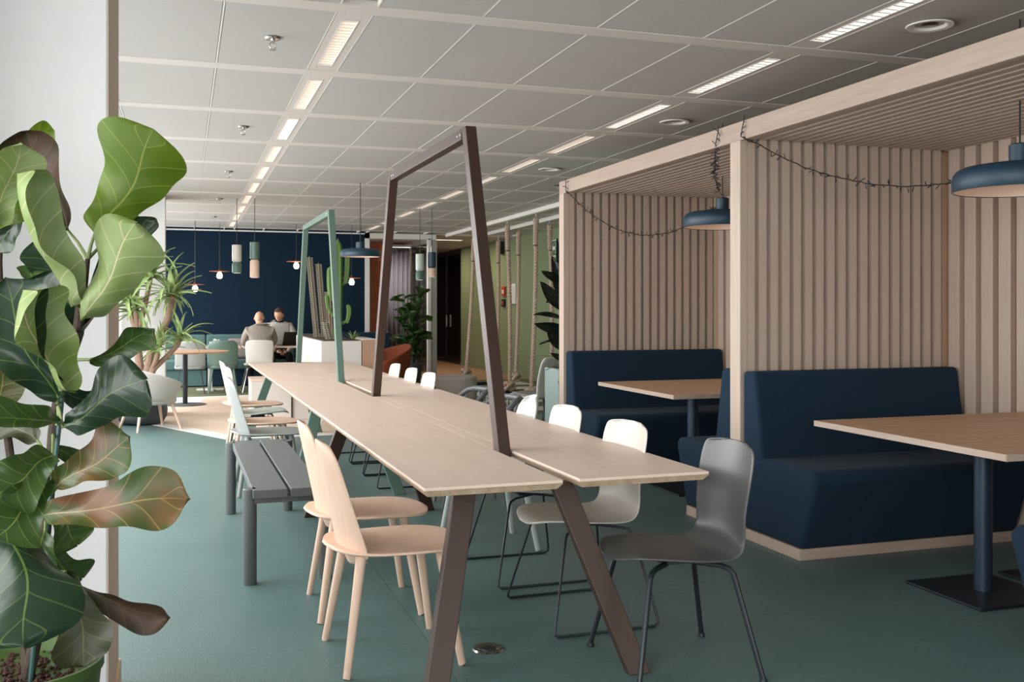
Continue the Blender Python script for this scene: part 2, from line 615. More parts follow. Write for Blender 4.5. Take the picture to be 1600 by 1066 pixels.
for i in range(len(edges) - 1):
    a, b = edges[i], edges[i + 1]
    a += 0.094 if a in strip_x else 0.007
    b -= 0.094 if b in strip_x else 0.007
    w = round(b - a - 0.001, 4)
    for j in range(len(bands) - 1):
        yc = (bands[j] + bands[j + 1]) / 2
        if yc < -6 or yc > 18.4:
            continue
        if w not in pan_cache:
            pan_cache[w] = MB().box(-w / 2, w / 2, -0.6085, 0.6085, 0.0, 0.022).mesh('ceiling_panel')
            pan_cache[w].materials.append(M_['ceil_panel'])
        inst('ceiling_panel', pan_cache[w], ceiling, ((a + b) / 2, yc, 2.802))
# corridor ceiling beyond the navy wall plane
MB().box(3.3, 6.3, 18.95, 27.0, 2.80, 2.83).build('corridor_ceiling', M_['ceil_band'], ceiling, smooth=None)

# walls
struct(MB().box(-0.80, 3.27, 18.85, 19.0, 0, 2.83).build('wall_far', M_['navy_wall'], smooth=None))
struct(MB().box(-0.80, 3.27, 18.835, 18.85, 2.775, 2.80).build('trim_1', M_['white_paint'], smooth=None))
wr = struct(MB().box(6.3, 6.45, -6.2, 23.0, 0, 2.83).build('wall_right', M_['green_wall'], smooth=None))
struct(MB().box(6.285, 6.3, 12.0, 23.0, 0, 0.07).build('baseboard_right', M_['green_wall'], smooth=None))
wb = MB()
wb.box(-1.0, 6.45, -6.35, -6.2, 0, 0.5).box(-1.0, 6.45, -6.35, -6.2, 2.7, 2.83).box(-1.0, -0.4, -6.35, -6.2, 0.5, 2.7).box(5.6, 6.45, -6.35, -6.2, 0.5, 2.7)
struct(wb.build('wall_rear', M_['white_wall'], smooth=None))
w0 = struct(MB().box(-0.4, 5.6, -6.30, -6.29, 0.5, 2.7).build('window_1', M_['glass'], smooth=None))
for k in range(5):
    x = -0.4 + 1.5 * k
    MB().box(x - 0.03, x + 0.03, -6.33, -6.25, 0.5, 2.7).build('window_frame', M_['alu'], w0, smooth=None)
# facade on the left: sill and head, then glazed bays
struct(MB().box(-0.95, -0.80, -6.35, 18.9, 0, 0.12).build('wall_left', M_['white_wall'], smooth=None))
struct(MB().box(-0.95, -0.80, -6.35, 18.9, 2.66, 2.83).build('trim_2', M_['white_paint'], smooth=None))
struct(MB().box(-0.95, -0.80, 2.85, 3.6, 0.12, 2.66).build('wall_left_light_block', M_['white_wall'], smooth=None))  # unseen solid stretch added to keep window light from burning out the near column
n = 2
y = -6.2
while y < 18.6:
    if 2.5 < y < 3.5:
        y = 3.6
    y1 = min(y + 1.35, 18.85)
    if y < 2.85 < y1:
        y1 = 2.85
    p = struct(MB().box(-0.885, -0.875, y, y1, 0.12, 2.66).build('window_%d' % n, M_['glass'], smooth=None))
    f = MB().box(-0.92, -0.83, y - 0.03, y + 0.03, 0.12, 2.66).box(-0.92, -0.83, y, y1, 0.12, 0.17).box(-0.92, -0.83, y, y1, 2.61, 2.66)
    f.build('window_frame', M_['alu'], p, smooth=None)
    y, n = y1, n + 1

# columns standing in front of the facade
col = struct(MB().box(-0.83, -0.231, 3.40, 3.94, 0.0, 2.80).build('wall_column_near', M_['white_wall'], smooth=None, bevel=0.004))
MB().box(-0.231, -0.2185, 3.395, 3.945, 0.0, 0.085).build('baseboard', M_['beech'], col, smooth=None, bevel=0.003)
MB().box(-0.83, -0.2185, 3.3875, 3.40, 0.0, 0.085).build('baseboard', M_['beech'], col, smooth=None, bevel=0.003)
MB().box(-0.2315, -0.2275, 3.404, 3.936, 0.086, 2.798).build('side_panel', M_['beige_paint'], col, smooth=None)
struct(MB().box(-0.74, -0.222, 13.3, 13.85, 0.0, 2.80).build('wall_column_far', M_['white_wall'], smooth=None, bevel=0.004))

# glazed meeting room front in the plane of the navy wall, and its return along the corridor
gf = struct(MB().box(3.27, 3.36, 18.83, 18.95, 0, 2.80).build('wall_partition', M_['white_paint'], smooth=None))
MB().box(3.27, 4.66, 18.83, 18.95, 2.70, 2.80).build('header', M_['white_paint'], gf, smooth=None)
MB().box(4.50, 4.56, 18.83, 18.95, 0, 2.72).build('post', M_['white_paint'], gf, smooth=None)
MB().box(4.58, 4.68, 18.85, 18.98, 0, 2.70).build('post', M_['alu'], gf, smooth=None)
MB().box(3.36, 4.50, 18.885, 18.895, 0.06, 2.70).build('pane', M_['glass'], gf, smooth=None)
MB().box(3.36, 4.50, 18.85, 18.93, 0.0, 0.06).build('bottom_rail', M_['alu'], gf, smooth=None)
MB().box(4.625, 4.635, 18.98, 27.0, 0.06, 2.70).build('pane', M_['dark_glass'], gf, smooth=None)
for yy in (21.0, 23.0, 25.0):
    MB().box(4.60, 4.66, yy, yy + 0.06, 0.0, 2.72).build('post', M_['alu'], gf, smooth=None)
MB().box(4.59, 4.67, 18.98, 27.0, 2.66, 2.80).build('header', M_['alu'], gf, smooth=None)
wm = struct(MB().box(3.2, 4.6, 21.4, 21.5, 0, 2.83).build('wall_meeting_room', M_['dark_wall'], smooth=None))
cur = MB()
cur.grid(80, 1, lambda u, v: (3.62 + u * 0.98, 20.9 + 0.04 * math.sin(u * 60) + 0.03 * u, 0.02 + 2.6 * v))
tag(cur.build('curtain', M_['curtain'], smooth=180, solid=0.004), 'grey floor length curtain inside the glazed meeting room', 'curtain')
sl = thing('slat_screen', 'orange vertical slat screen behind the glass beside the navy wall', 'screen', (3.36, 19.6, 0))
slm = MB().box(0, 0.028, 0, 0.04, 0.02, 2.66).mesh('slat')
slm.materials.append(M_['orange_slat'])
for k in range(9):
    inst('slat', slm, sl, (k * 0.042, 0, 0))
MB().box(-0.02, 0.4, 0.05, 0.07, 0.02, 2.68).build('backing', M_['orange_slat'], sl, smooth=None)
# smoked glass front at the end of the green wall and the dark corridor end behind
gd = struct(MB().box(6.30, 6.36, 23.0, 23.06, 0, 2.76).build('door_1', M_['black_metal'], smooth=None))
MB().box(6.32, 6.33, 23.06, 27.0, 0.05, 2.72).build('pane', M_['dark_glass'], gd, smooth=None)
MB().box(6.29, 6.36, 23.0, 27.0, 0.0, 0.06).build('bottom_rail', M_['black_metal'], gd, smooth=None)
MB().box(6.29, 6.36, 23.0, 27.0, 2.68, 2.78).build('header', M_['black_metal'], gd, smooth=None)
for yy in (24.4, 25.6):
    MB().box(6.30, 6.36, yy, yy + 0.07, 0.0, 2.72).build('post', M_['black_metal'], gd, smooth=None)
MB().box(6.25, 6.29, 24.25, 24.28, 0.9, 1.2).build('handle', M_['chrome'], gd, smooth=None)
struct(MB().box(3.2, 7.2, 27.0, 27.1, 0, 2.83).build('wall_corridor_end', M_['dark_wall'], smooth=None))
struct(MB().box(7.1, 7.2, 22.9, 27.0, 0, 2.83).build('wall_corridor_side', M_['dark_wall'], smooth=None))
struct(MB().box(6.45, 7.1, 22.9, 23.0, 0, 2.83).build('wall_corridor_return', M_['dark_wall'], smooth=None))

# ------------------------------------------------------------------ ceiling fittings
GROUP = 'slot lights in the ceiling'


def slot_light_meshes(lm, name):
    fr = MB()
    for s in (-1, 1):
        fr.box(s * 0.042 - (0.004 if s > 0 else 0.0), s * 0.042 + (0.0 if s > 0 else 0.004), -0.48, 0.48, -0.001, 0.03)
    fr.box(-0.042, 0.042, -0.48, -0.474, -0.001, 0.03).box(-0.042, 0.042, 0.474, 0.48, -0.001, 0.03)
    f = fr.mesh('housing')
    f.materials.append(M_['ceil_bar'])
    d = MB().box(-0.038, 0.038, -0.474, 0.474, 0.020, 0.024).mesh('diffuser')
    d.materials.append(lm)
    lv = MB()
    for k in range(17):
        y = -0.45 + 0.9 * k / 16
        lv.box(-0.038, 0.038, y - 0.006, y + 0.006, 0.001, 0.02)
    l = lv.mesh('louvre')
    l.materials.append(M_['ceil_bar'])
    sg = MB()
    for s in (-1, 1):
        sg.box(s * 0.063 - 0.019, s * 0.063 + 0.019, -0.607, 0.607, 0.002, 0.03)
    sg.box(-0.043, 0.043, -0.607, -0.482, 0.002, 0.03).box(-0.043, 0.043, 0.482, 0.607, 0.002, 0.03)
    g = sg.mesh('cover_strip')
    g.materials.append(M_['ceil_band'])
    return (('housing', f), ('diffuser', d), ('louvre', l), ('cover_strip', g))


warm = slot_light_meshes(M_['warm_lamp'], 'w')
cool = slot_light_meshes(M_['cool_lamp'], 'c')
for ri, x in enumerate(strip_x):
    for k in range(0 if ri == 0 else -1, 10):
        y = 5.40 + 1.35 * k
        if y < -5.5 or y > 18:
            continue
        vis = k + 1 if ri == 0 else k + 1
        place = 'left of the long table' if ri == 0 else 'beside the oak booths'
        if 0 <= vis - (1 if ri == 0 else 0) < 12:
            idx = vis - (1 if ri == 0 else 0)
            lab = '%s ceiling slot light in view in the row %s' % (ORD[idx], place)
        else:
            lab = 'unseen ceiling slot light, %s behind the camera %s' % (ORD[min(12, abs(vis))], place)
        t = thing('slot_light', lab, 'ceiling light', (x, y, 2.80), 0, GROUP)
        ms = cool if (ri == 1 and k < 2) or (ri == 0 and k in (2,)) else warm
        for nm, me in ms:
            c = inst(nm, me, t)
            if nm == 'louvre':
                c['kind'] = 'stuff'

spr = None
for i, (x, y) in enumerate(((0.445, 5.36), (0.445, 8.06), (0.445, 10.76), (0.445, 13.46), (0.445, 16.16), (4.116, 10.8), (3.9, 16.2))):
    lab = ('%s chrome sprinkler head from the camera along the left ceiling panels' % ORD[i]) if i < 5 else ('chrome sprinkler head above the end of the oak booths', 'chrome sprinkler head above the far meeting room corner')[i - 5]
    t = thing('sprinkler', lab, 'sprinkler', (x, y, 2.80), 0, 'sprinkler heads')
    MB().lathe([(0.0, 0.0), (0.042, -0.002), (0.036, -0.010), (0.014, -0.014), (0.0, -0.014)], 20).build('escutcheon', M_['chrome'], t)
    m = MB().lathe([(0.010, -0.012), (0.010, -0.030), (0.0, -0.031)], 10)
    m.tube([(0.012, 0, -0.026), (0.018, 0, -0.045), (0.006, 0, -0.062)], 0.003, 6).tube([(-0.012, 0, -0.026), (-0.018, 0, -0.045), (-0.006, 0, -0.062)], 0.003, 6)
    m.build('frame_arms', M_['chrome'], t)
    MB().lathe([(0.0, -0.061), (0.018, -0.062), (0.018, -0.065), (0.0, -0.066)], 12).build('deflector', M_['chrome'], t)

for i, y in enumerate((4.08, 6.81, 9.54)):
    t = thing('air_diffuser', '%s round recessed air vent above the booth edge' % ('large nearest', 'middle', 'farthest')[i], 'vent', (3.55, y, 2.80), 0, 'round ceiling vents')
    MB().lathe([(0.075, 0.02), (0.085, 0.0), (0.115, -0.006), (0.112, -0.012), (0.085, -0.010), (0.06, 0.012), (0.055, 0.02)], 28, caps=False).build('ring', M_['ceil_bar'], t)
    MB().lathe([(0.0, -0.002), (0.04, 0.0), (0.045, 0.006), (0.0, 0.016)], 20).build('cone', M_['chrome'], t)
# white ceiling tracks carrying the ropes
for x, nm, w in ((4.80, 'wide white ceiling track holding the front row of ropes', 0.08), (5.40, 'thin white ceiling track holding the back row of ropes', 0.04)):
    t = tag(MB().box(x - w / 2, x + w / 2, 9.0 if x < 5 else 9.0, 18.5, 2.735, 2.797).build('ceiling_track', M_['ceil_bar'], smooth=None, bevel=0.004), nm, 'track')
for i, (x, y) in enumerate(((5.25, 20.2), (5.3, 22.6))):
    t = thing('recessed_light', ('nearer', 'farther')[i] + ' small warm recessed light in the corridor ceiling', 'ceiling light', (x, y, 2.80))
    MB().box(-0.32, 0.32, -0.07, 0.07, -0.004, 0.0).build('frame', M_['ceil_bar'], t, smooth=None)
    MB().box(-0.30, 0.30, -0.05, 0.05, -0.007, -0.004).build('diffuser', M_['warm_lamp'], t, smooth=None)
    area('recessed_lamp', (x, y, 2.785), (0, 0, 0), 0.6, 0.1, 24, (1.0, 0.80, 0.60))

t = thing('room_light', 'long slim lamp inside the glazed meeting room', 'ceiling light', (3.95, 20.1, 2.62))
MB().box(-0.5, 0.5, -0.04, 0.04, 0.0, 0.05).build('housing', M_['alu'], t, smooth=None, bevel=0.004)
MB().box(-0.48, 0.48, -0.03, 0.03, -0.004, 0.0).build('diffuser', M_['cool_lamp'], t, smooth=None)
MB().tube([(-0.4, 0, 0.05), (-0.4, 0, 0.18)], 0.003, 6).build('cable', M_['black_wire'], t)
MB().tube([(0.4, 0, 0.05), (0.4, 0, 0.18)], 0.003, 6).build('cable', M_['black_wire'], t)
area('room_lamp', (3.95, 20.1, 2.60), (0, 0, 0), 0.9, 0.06, 55, (1.0, 0.92, 0.84))

# fittings on the green wall
t = thing('call_point_box', 'white flat control box on the green wall behind the ropes', 'box', (6.3, 18.97, 1.66))
MB().box(-0.035, 0, -0.17, 0.17, -0.2, 0.2).build('cover', M_['white_paint'], t, bevel=0.006)
MB().box(-0.038, -0.035, -0.12, 0.12, -0.15, 0.15).build('door', M_['planter_white'], t, smooth=None)
t = thing('fire_call_point', 'small red fire call point on the green wall', 'alarm', (6.3, 19.58, 1.72))
MB().box(-0.04, 0, -0.1, 0.1, -0.1, 0.1).build('housing', M_['red'], t, bevel=0.006)
MB().box(-0.044, -0.04, -0.05, 0.05, -0.05, 0.03).build('glass_plate', M_['white_plastic'], t, smooth=None)
t = thing('wall_socket_box', 'small dark box below the red call point on green wall', 'box', (6.3, 19.6, 1.48))
MB().box(-0.04, 0, -0.1, 0.1, -0.08, 0.08).build('housing', M_['black_metal'], t, bevel=0.006)
MB().box(-0.044, -0.04, -0.05, 0.05, -0.04, 0.04).build('plate', M_['red'], t, smooth=None)
t = thing('wall_speaker', 'small black loudspeaker high on the green wall', 'speaker', (6.3, 19.69, 2.62))
MB().box(-0.10, 0, -0.09, 0.09, -0.13, 0.13).build('cabinet', M_['black_metal'], t, bevel=0.01)
MB().lathe([(0.0, 0.0), (0.06, 0.0), (0.065, 0.01), (0.0, 0.012)], 16).build('cone', M_['screen'], t).rotation_euler = (0, -PI / 2, 0)
kids(t)[-1].location = (-0.10, 0, 0)
t = thing('exit_sign', 'green emergency exit sign on the green wall by the booth end', 'sign', (6.28, 16.53, 2.44))
MB().box(-0.02, 0.02, -0.22, 0.22, -0.15, 0.15).build('board', M_['white_plastic'], t, smooth=None, bevel=0.004)
MB().box(-0.023, -0.02, -0.20, 0.20, -0.13, 0.13).build('panel', M_['sign_green'], t, smooth=None)
MB().box(-0.025, -0.023, -0.17, -0.03, -0.10, 0.10).add([(-0.025, 0.0, -0.03), (-0.025, 0.10, -0.03), (-0.025, 0.10, -0.09), (-0.025, 0.18, 0.0), (-0.025, 0.10, 0.09), (-0.025, 0.10, 0.03), (-0.025, 0.0, 0.03)], [(0, 1, 2, 3, 4, 5, 6)]).build('pictogram', M_['white_plastic'], t, smooth=None)
t = thing('floor_socket', 'round chrome floor socket in the carpet under the table end', 'socket', (1.17, 3.85, 0.0))
MB().lathe([(0.0, 0.002), (0.035, 0.002), (0.042, 0.006), (0.06, 0.006), (0.066, 0.0)], 28).build('ring', M_['chrome'], t)
MB().lathe([(0.0, 0.005), (0.030, 0.005), (0.031, 0.002)], 6).build('lid', M_['black_metal'], t)

# ================================================================== OAK BOOTHS
BX0, BX1 = 3.17, 4.69
booth = thing('slatted_booth', 'oak slatted double booth with slatted roof along the right side', 'booth', (0, 0, 0))
Y1a, Y1b = 8.16, 8.27        # far end wall
Y2a, Y2b = 5.24, 5.355       # shared partition
Y3a, Y3b = 2.37, 2.485       # near end wall, outside the picture
MB().box(BX0, BX0 + 0.05, Y3a, Y1b, 2.385, 2.497).build('fascia_beam', M_['oak_y'], booth, smooth=None, bevel=0.002, seg=1)
for ya, yb in ((Y1a, Y1b), (Y2a, Y2b), (Y3a, Y3b)):
    MB().box(BX0 - 0.001, BX0 + 0.05, ya, yb, 0, 2.385).build('post', M_['oak'], booth, smooth=None, bevel=0.002, seg=1)
MB().box(BX0 + 0.05, BX1 + 0.10, Y3a, Y1b, 2.455, 2.49).build('roof_board', M_['oak_back'], booth, smooth=None)


def sm(nm, m, mat):
    me = m.mesh(nm)
    me.materials.append(mat)
    return me


vs = sm('slat', MB().box(-0.0245, 0.0245, -0.018, 0.018, 0.0, 2.45), M_['oak'])
npx = 18
pit = (BX1 - BX0 - 0.06) / npx
for k in range(npx):
    x = BX0 + 0.075 + k * pit
    inst('slat', vs, booth, (x, Y2a + 0.018, 0))          # partition, near booth side
    inst('slat', vs, booth, (x, Y1a + 0.02, 0))          # far end wall, inside
    inst('slat', vs, booth, (x, Y3b - 0.02, 0))          # near end wall, inside
vs2 = sm('slat', MB().box(-0.0195, 0.0195, -0.012, 0.012, 0.0, 2.45), M_['oak'])
for k in range(npx):
    x = BX0 + 0.075 + (k + 0.5) * pit
    inst('slat', vs2, booth, (x, Y1a + 0.058, 0))        # outer layer fills the gaps but for a slit
MB().box(BX0 + 0.05, BX1, Y2a + 0.037, Y2b - 0.037, 0, 2.45).build('backing_board', M_['oak'], booth, smooth=None)
for k in range(npx):
    inst('slat', vs, booth, (BX0 + 0.075 + k * pit, Y2b - 0.018, 0))   # partition, far booth side
# back walls
MB().box(BX1 + 0.045, BX1 + 0.07, Y3a, Y1b, 0, 2.455).build('backing_board', M_['oak_back'], booth, smooth=None)
bs = sm('back_slat', MB().box(-0.02, 0.02, -0.047, 0.047, 0.0, 2.455), M_['oak'])
for ya, yb in ((Y2b, Y1a), (Y3b, Y2a)):
    nb = 20
    for k in range(nb):
        inst('back_slat', bs, booth, (BX1 + 0.02, ya + 0.068 + k * (yb - ya - 0.136) / (nb - 1), 0))
# roof slats running lengthwise
for ya, yb in ((Y2b, Y1a), (Y3b, Y2a)):
    me = sm('roof_slat', MB().box(-0.021, 0.021, ya, yb, 0.0, 0.062), M_['oak_y'])
    for k in range(20):
        inst('roof_slat', me, booth, (BX0 + 0.09 + k * 0.0757, 0, 2.393))


def bench(label, ywall, d):
    """upholstered booth bench; d = +1 opens towards +Y, -1 towards -Y"""
    t = thing('booth_bench', label, 'bench', (3.185, ywall, 0), 0, 'navy booth benches')
    L = 1.48

    def P(pts):
        return [(d * a, b) for a, b in pts]
    MB().prism(P([(0.005, 0.48), (0.005, 1.0), (0.13, 1.005), (0.225, 0.48)]), 0, L, 'x').build('backrest', M_['navy_fabric'], t, bevel=0.022, seg=3)
    MB().prism(P([(0.005, 0.062), (0.005, 0.475), (0.22, 0.505), (0.70, 0.505), (0.735, 0.46), (0.60, 0.062)]), 0, L, 'x').build('seat', M_['navy_fabric'], t, bevel=0.028, seg=3)
    MB().box(0.0, L - 0.002, min(d * 0.005, d * 0.585), max(d * 0.005, d * 0.585), 0.0, 0.062).build('plinth', M_['oak_x'], t, smooth=None, bevel=0.002, seg=1)
    return t


bench('navy upholstered bench against the slat partition in the nearer booth', Y2a, -1)
bench('navy booth bench back to the camera in the farther booth, its end showing', Y2b, 1)
bench('navy booth bench against the far end wall of the farther booth', Y1a, -1)
bench('navy booth bench of the nearer booth cut off by the right picture edge', Y3b, 1)


def booth_table(label, yc):
    t = thing('booth_table', label, 'table', (3.18, yc, 0), 0, 'booth tables')
    top = MB().box(0, 1.42, -0.65, 0.65, 0.752, 0.782).build('tabletop', M_['oak_table'], t, smooth=None, bevel=0.002, seg=1)
    e = MB().box(-0.003, 0.0, -0.65, 0.65, 0.753, 0.781).box(0, 1.42, -0.653, -0.65, 0.753, 0.781).box(0, 1.42, 0.65, 0.653, 0.753, 0.781)
    e.build('edge_band', M_['oak_y'], top, smooth=None)
    for x in (0.50, 1.08):
        MB().lathe([(0.042, 0.014), (0.042, 0.735)], 24, (x, 0, 0)).build('pole', M_['blue_pole'], t)
        MB().box(x - 0.25, x + 0.25, -0.25, 0.25, 0.0, 0.014).build('base_plate', M_['black_metal'], t, smooth=None, bevel=0.004)
        MB().box(x - 0.2, x + 0.2, -0.2, 0.2, 0.735, 0.752).build('top_plate', M_['black_metal'], t, smooth=None)


booth_table('square oak booth table cut off by the right picture edge', 3.865)
booth_table('oak table inside the farther booth', 6.76)


# ------------------------------------------------------------------ pendant lamps
def dome(label, x, y, zr, r, group='petrol blue dome pendants'):
    t = thing('dome_pendant', label, 'pendant lamp', (x, y, zr), 0, group)
    h = r * 0.40
    pr = [(r - 0.004, 0.0), (r, 0.004), (r, h * 0.50), (r * 0.985, h * 0.66), (r * 0.93, h * 0.84), (r * 0.84, h * 0.95), (r * 0.6, h * 1.04), (0.045, h * 1.1)]
    MB().lathe(pr + [(0.045, h * 1.1 - 0.006), (r * 0.58, h - 0.004), (r * 0.82, h * 0.9), (r * 0.95, h * 0.6), (r - 0.006, h * 0.4), (r - 0.006, 0.0), (r - 0.004, 0.0)], 48, caps=False).build('shade', M_['blue_lamp'], t, smooth=60)
    MB().lathe([(r - 0.007, 0.004), (r - 0.008, h * 0.4), (r * 0.94, h * 0.58), (r * 0.80, h * 0.84), (r * 0.5, h * 0.93), (0.0, h * 0.95)], 48, caps=False).build('inner_reflector', M_['lamp_in'], t, smooth=60)
    MB().lathe([(0.05, h * 1.08), (0.05, h * 1.08 + r * 0.30), (0.042, h * 1.08 + r * 0.32), (0.0, h * 1.08 + r * 0.32)], 24).build('socket_cap', M_['blue_lamp'], t)
    MB().lathe([(0.0, h * 0.52), (0.11, h * 0.52), (0.11, h * 0.58), (0.05, h * 0.9), (0.0, h * 0.9)], 24).build('diffuser', M_['warm_lamp'], t)
    z0 = h * 1.08 + r * 0.32
    MB().tube([(0, 0, z0 - 0.01), (0, 0, 2.80 - zr)], 0.0045, 8).build('cord', M_['black_wire'], t)
    return t


dome('petrol blue dome pendant inside the nearer booth at right edge', 3.91, 3.87, 1.955, 0.31)
dome('petrol blue dome pendant partly hidden by the booth post', 3.94, 6.77, 2.0, 0.30)
dome('small petrol blue dome pendant hanging beside the green table frame', 1.90, 11.24, 1.955, 0.225)


def cyl_pendant(label, x, y, zb, h1, h2, m1, m2, r=0.06):
    t = thing('cylinder_pendant', label, 'pendant lamp', (x, y, zb), 0, 'two-tone cylinder pendants')
    MB().lathe([(r - 0.012, 0.0), (r, 0.006), (r, h1 - 0.02), (r - 0.014, h1)], 24).build('lower_shade', m2, t)
    MB().lathe([(0, -0.001), (r - 0.012, 0.0)], 24).build('diffuser', M_['warm_lamp'], t)
    MB().lathe([(r - 0.014, h1 + 0.002), (r, h1 + 0.02), (r, h1 + h2 - 0.004), (r - 0.004, h1 + h2), (0, h1 + h2)], 24).build('upper_shade', m1, t)
    MB().tube([(0, 0, h1 + h2), (0, 0, 2.80 - zb)], 0.004, 6).build('cord', M_['black_wire'], t)


cyl_pendant('two-tone cylinder pendant, long cream top over short green base', 0.655, 13.38, 1.83, 0.14, 0.225, M_['cream_plastic'], M_['green_metal'])
cyl_pendant('two-tone cylinder pendant, green top over long beige base', 0.875, 13.31, 1.77, 0.23, 0.23, M_['green_metal'], M_['beech'])
cyl_pendant('two-tone cylinder pendant, pale green top over teal base', 3.19, 13.85, 1.775, 0.125, 0.245, M_['pale_sage_plastic'], M_['green_metal'])
cyl_pendant('two-tone cylinder pendant, dark top over short orange-beige base', 3.354, 13.8, 1.82, 0.125, 0.225, M_['blue_lamp'], M_['beech'])

for x, zb, lab in ((0.178, 1.64, 'lowest bare bulb pendant with thin disc, leftmost before navy wall'), (0.564, 1.86, 'bare bulb pendant with thin disc, second from left before navy wall'),
                   (1.812, 2.04, 'highest bare bulb pendant with thin disc above the seated men'), (2.749, 1.77, 'bare bulb pendant with thin disc behind the tall cactus')):
    t = thing('bulb_pendant', lab, 'pendant lamp', (x, 17.15, zb), 0, 'bare bulb pendants')
    prof = [(0.0, 0.0), (0.03, 0.008), (0.045, 0.035), (0.045, 0.06), (0.03, 0.09), (0.018, 0.105), (0.018, 0.11)]
    MB().lathe(prof, 16).build('bulb', M_['bulb'], t)
    MB().lathe([(0.018, 0.108), (0.02, 0.118), (0.165, 0.120), (0.165, 0.126), (0.02, 0.128), (0.018, 0.16), (0, 0.162)], 28).build('disc', M_['terracotta'], t)
    MB().tube([(0, 0, 0.16), (0, 0, 2.80 - zb)], 0.004, 6).build('cord', M_['black_wire'], t)


# ------------------------------------------------------------------ fairy light strings
def fairy(label, pts, seed):
    r = random.Random(seed)
    P = [Vector(p) for p in pts]
    fine = []
    for a, b in zip(P[:-1], P[1:]):
        m = max(2, int((b - a).length / 0.03))
        for k in range(m):
            p = a.lerp(b, k / m)
            fine.append(p + Vector((r.uniform(-1, 1), r.uniform(-1, 1), r.uniform(-1, 1))) * 0.003)
    fine.append(P[-1])
    t = thing('fairy_light_string', label, 'string lights', tuple(P[0]), 0, 'fairy light strings')
    o = Vector(P[0])
    MB().tube([p - o for p in fine], 0.0035, 5).build('wire', M_['black_wire'], t)
    tw = MB()
    for i in range(1, len(fine) - 1):
        for q in range(1 if r.random() < 0.6 else 2):
            d = Vector((r.uniform(-1, 1), r.uniform(-1, 1), r.uniform(-1.2, 1.0))).normalized()
            p = fine[i] - o
            tw.tube([p, p + d * 0.026, p + d * 0.036], [0.002, 0.0034, 0.0014], 5)
    b = tw.build('bulbs', M_['black_wire'], t)
    b['kind'] = 'stuff'


def drape(a, b, sag, n=14, up=()):
    A, B = Vector(a), Vector(b)
    out = []
    for k in range(n + 1):
        q = k / n
        p = A.lerp(B, q)
        p.z -= sag * 4 * q * (1 - q)
        out.append(tuple(p))
    return out


fairy('black fairy light string draped across the farther booth up to its pendant',
      [(3.15, 8.06, 2.50), (3.155, 8.06, 2.40)] + drape((3.16, 8.04, 2.385), (3.92, 6.80, 2.17), 0.30) +
      [(3.96, 6.74, 2.20), (3.92, 6.79, 2.28), (3.6, 6.3, 2.33), (3.22, 5.62, 2.36), (3.155, 5.5, 2.40), (3.15, 5.46, 2.51)], 3)
fairy('black fairy light string draped across the nearer booth from the corner post',
      [(3.15, 5.16, 2.52), (3.155, 5.19, 2.44), (3.15, 5.2, 2.40), (3.18, 5.17, 2.375), (3.2, 5.18, 2.37)] + drape((3.21, 5.14, 2.36), (3.90, 3.93, 2.07), 0.16), 5)

# ================================================================== LONG TABLE
TA = math.radians(0.65)
tbl = thing('long_table', 'long birch communal table with split top and two steel goalpost frames', 'table', (1.365, 3.44, 0), TA)
TL = 8.42
SEAM = 4.25
for (x0, x1) in ((-0.560, -0.030), (0.035, 0.583)):
    for (y0, y1) in ((0.0, SEAM - 0.001), (SEAM + 0.001, TL)):
        top = MB().prism([(x0, y0), (x1, y0), (x1, y1), (x0, y1)], 0.729, 0.742).build('tabletop', M_['birch'], tbl, smooth=None, bevel=0.004)
        bv = 0.018
        MB().hexa([(x0 + bv, y0 + bv, 0.707), (x1 - bv, y0 + bv, 0.707), (x1 - bv, y1 - bv, 0.707), (x0 + bv, y1 - bv, 0.707)],
                  [(x0, y0, 0.729), (x1, y0, 0.729), (x1, y1, 0.729), (x0, y1, 0.729)]).build('plywood_edge', M_['ply'], top, smooth=None)


for (ya, yb) in ((4.30, 7.10), (8.78, 11.72)):
    MB().box(-0.0295, 0.0345, ya - 3.44, yb - 3.44, 0.708, 0.7418).build('infill_strip', M_['birch'], tbl, smooth=None)


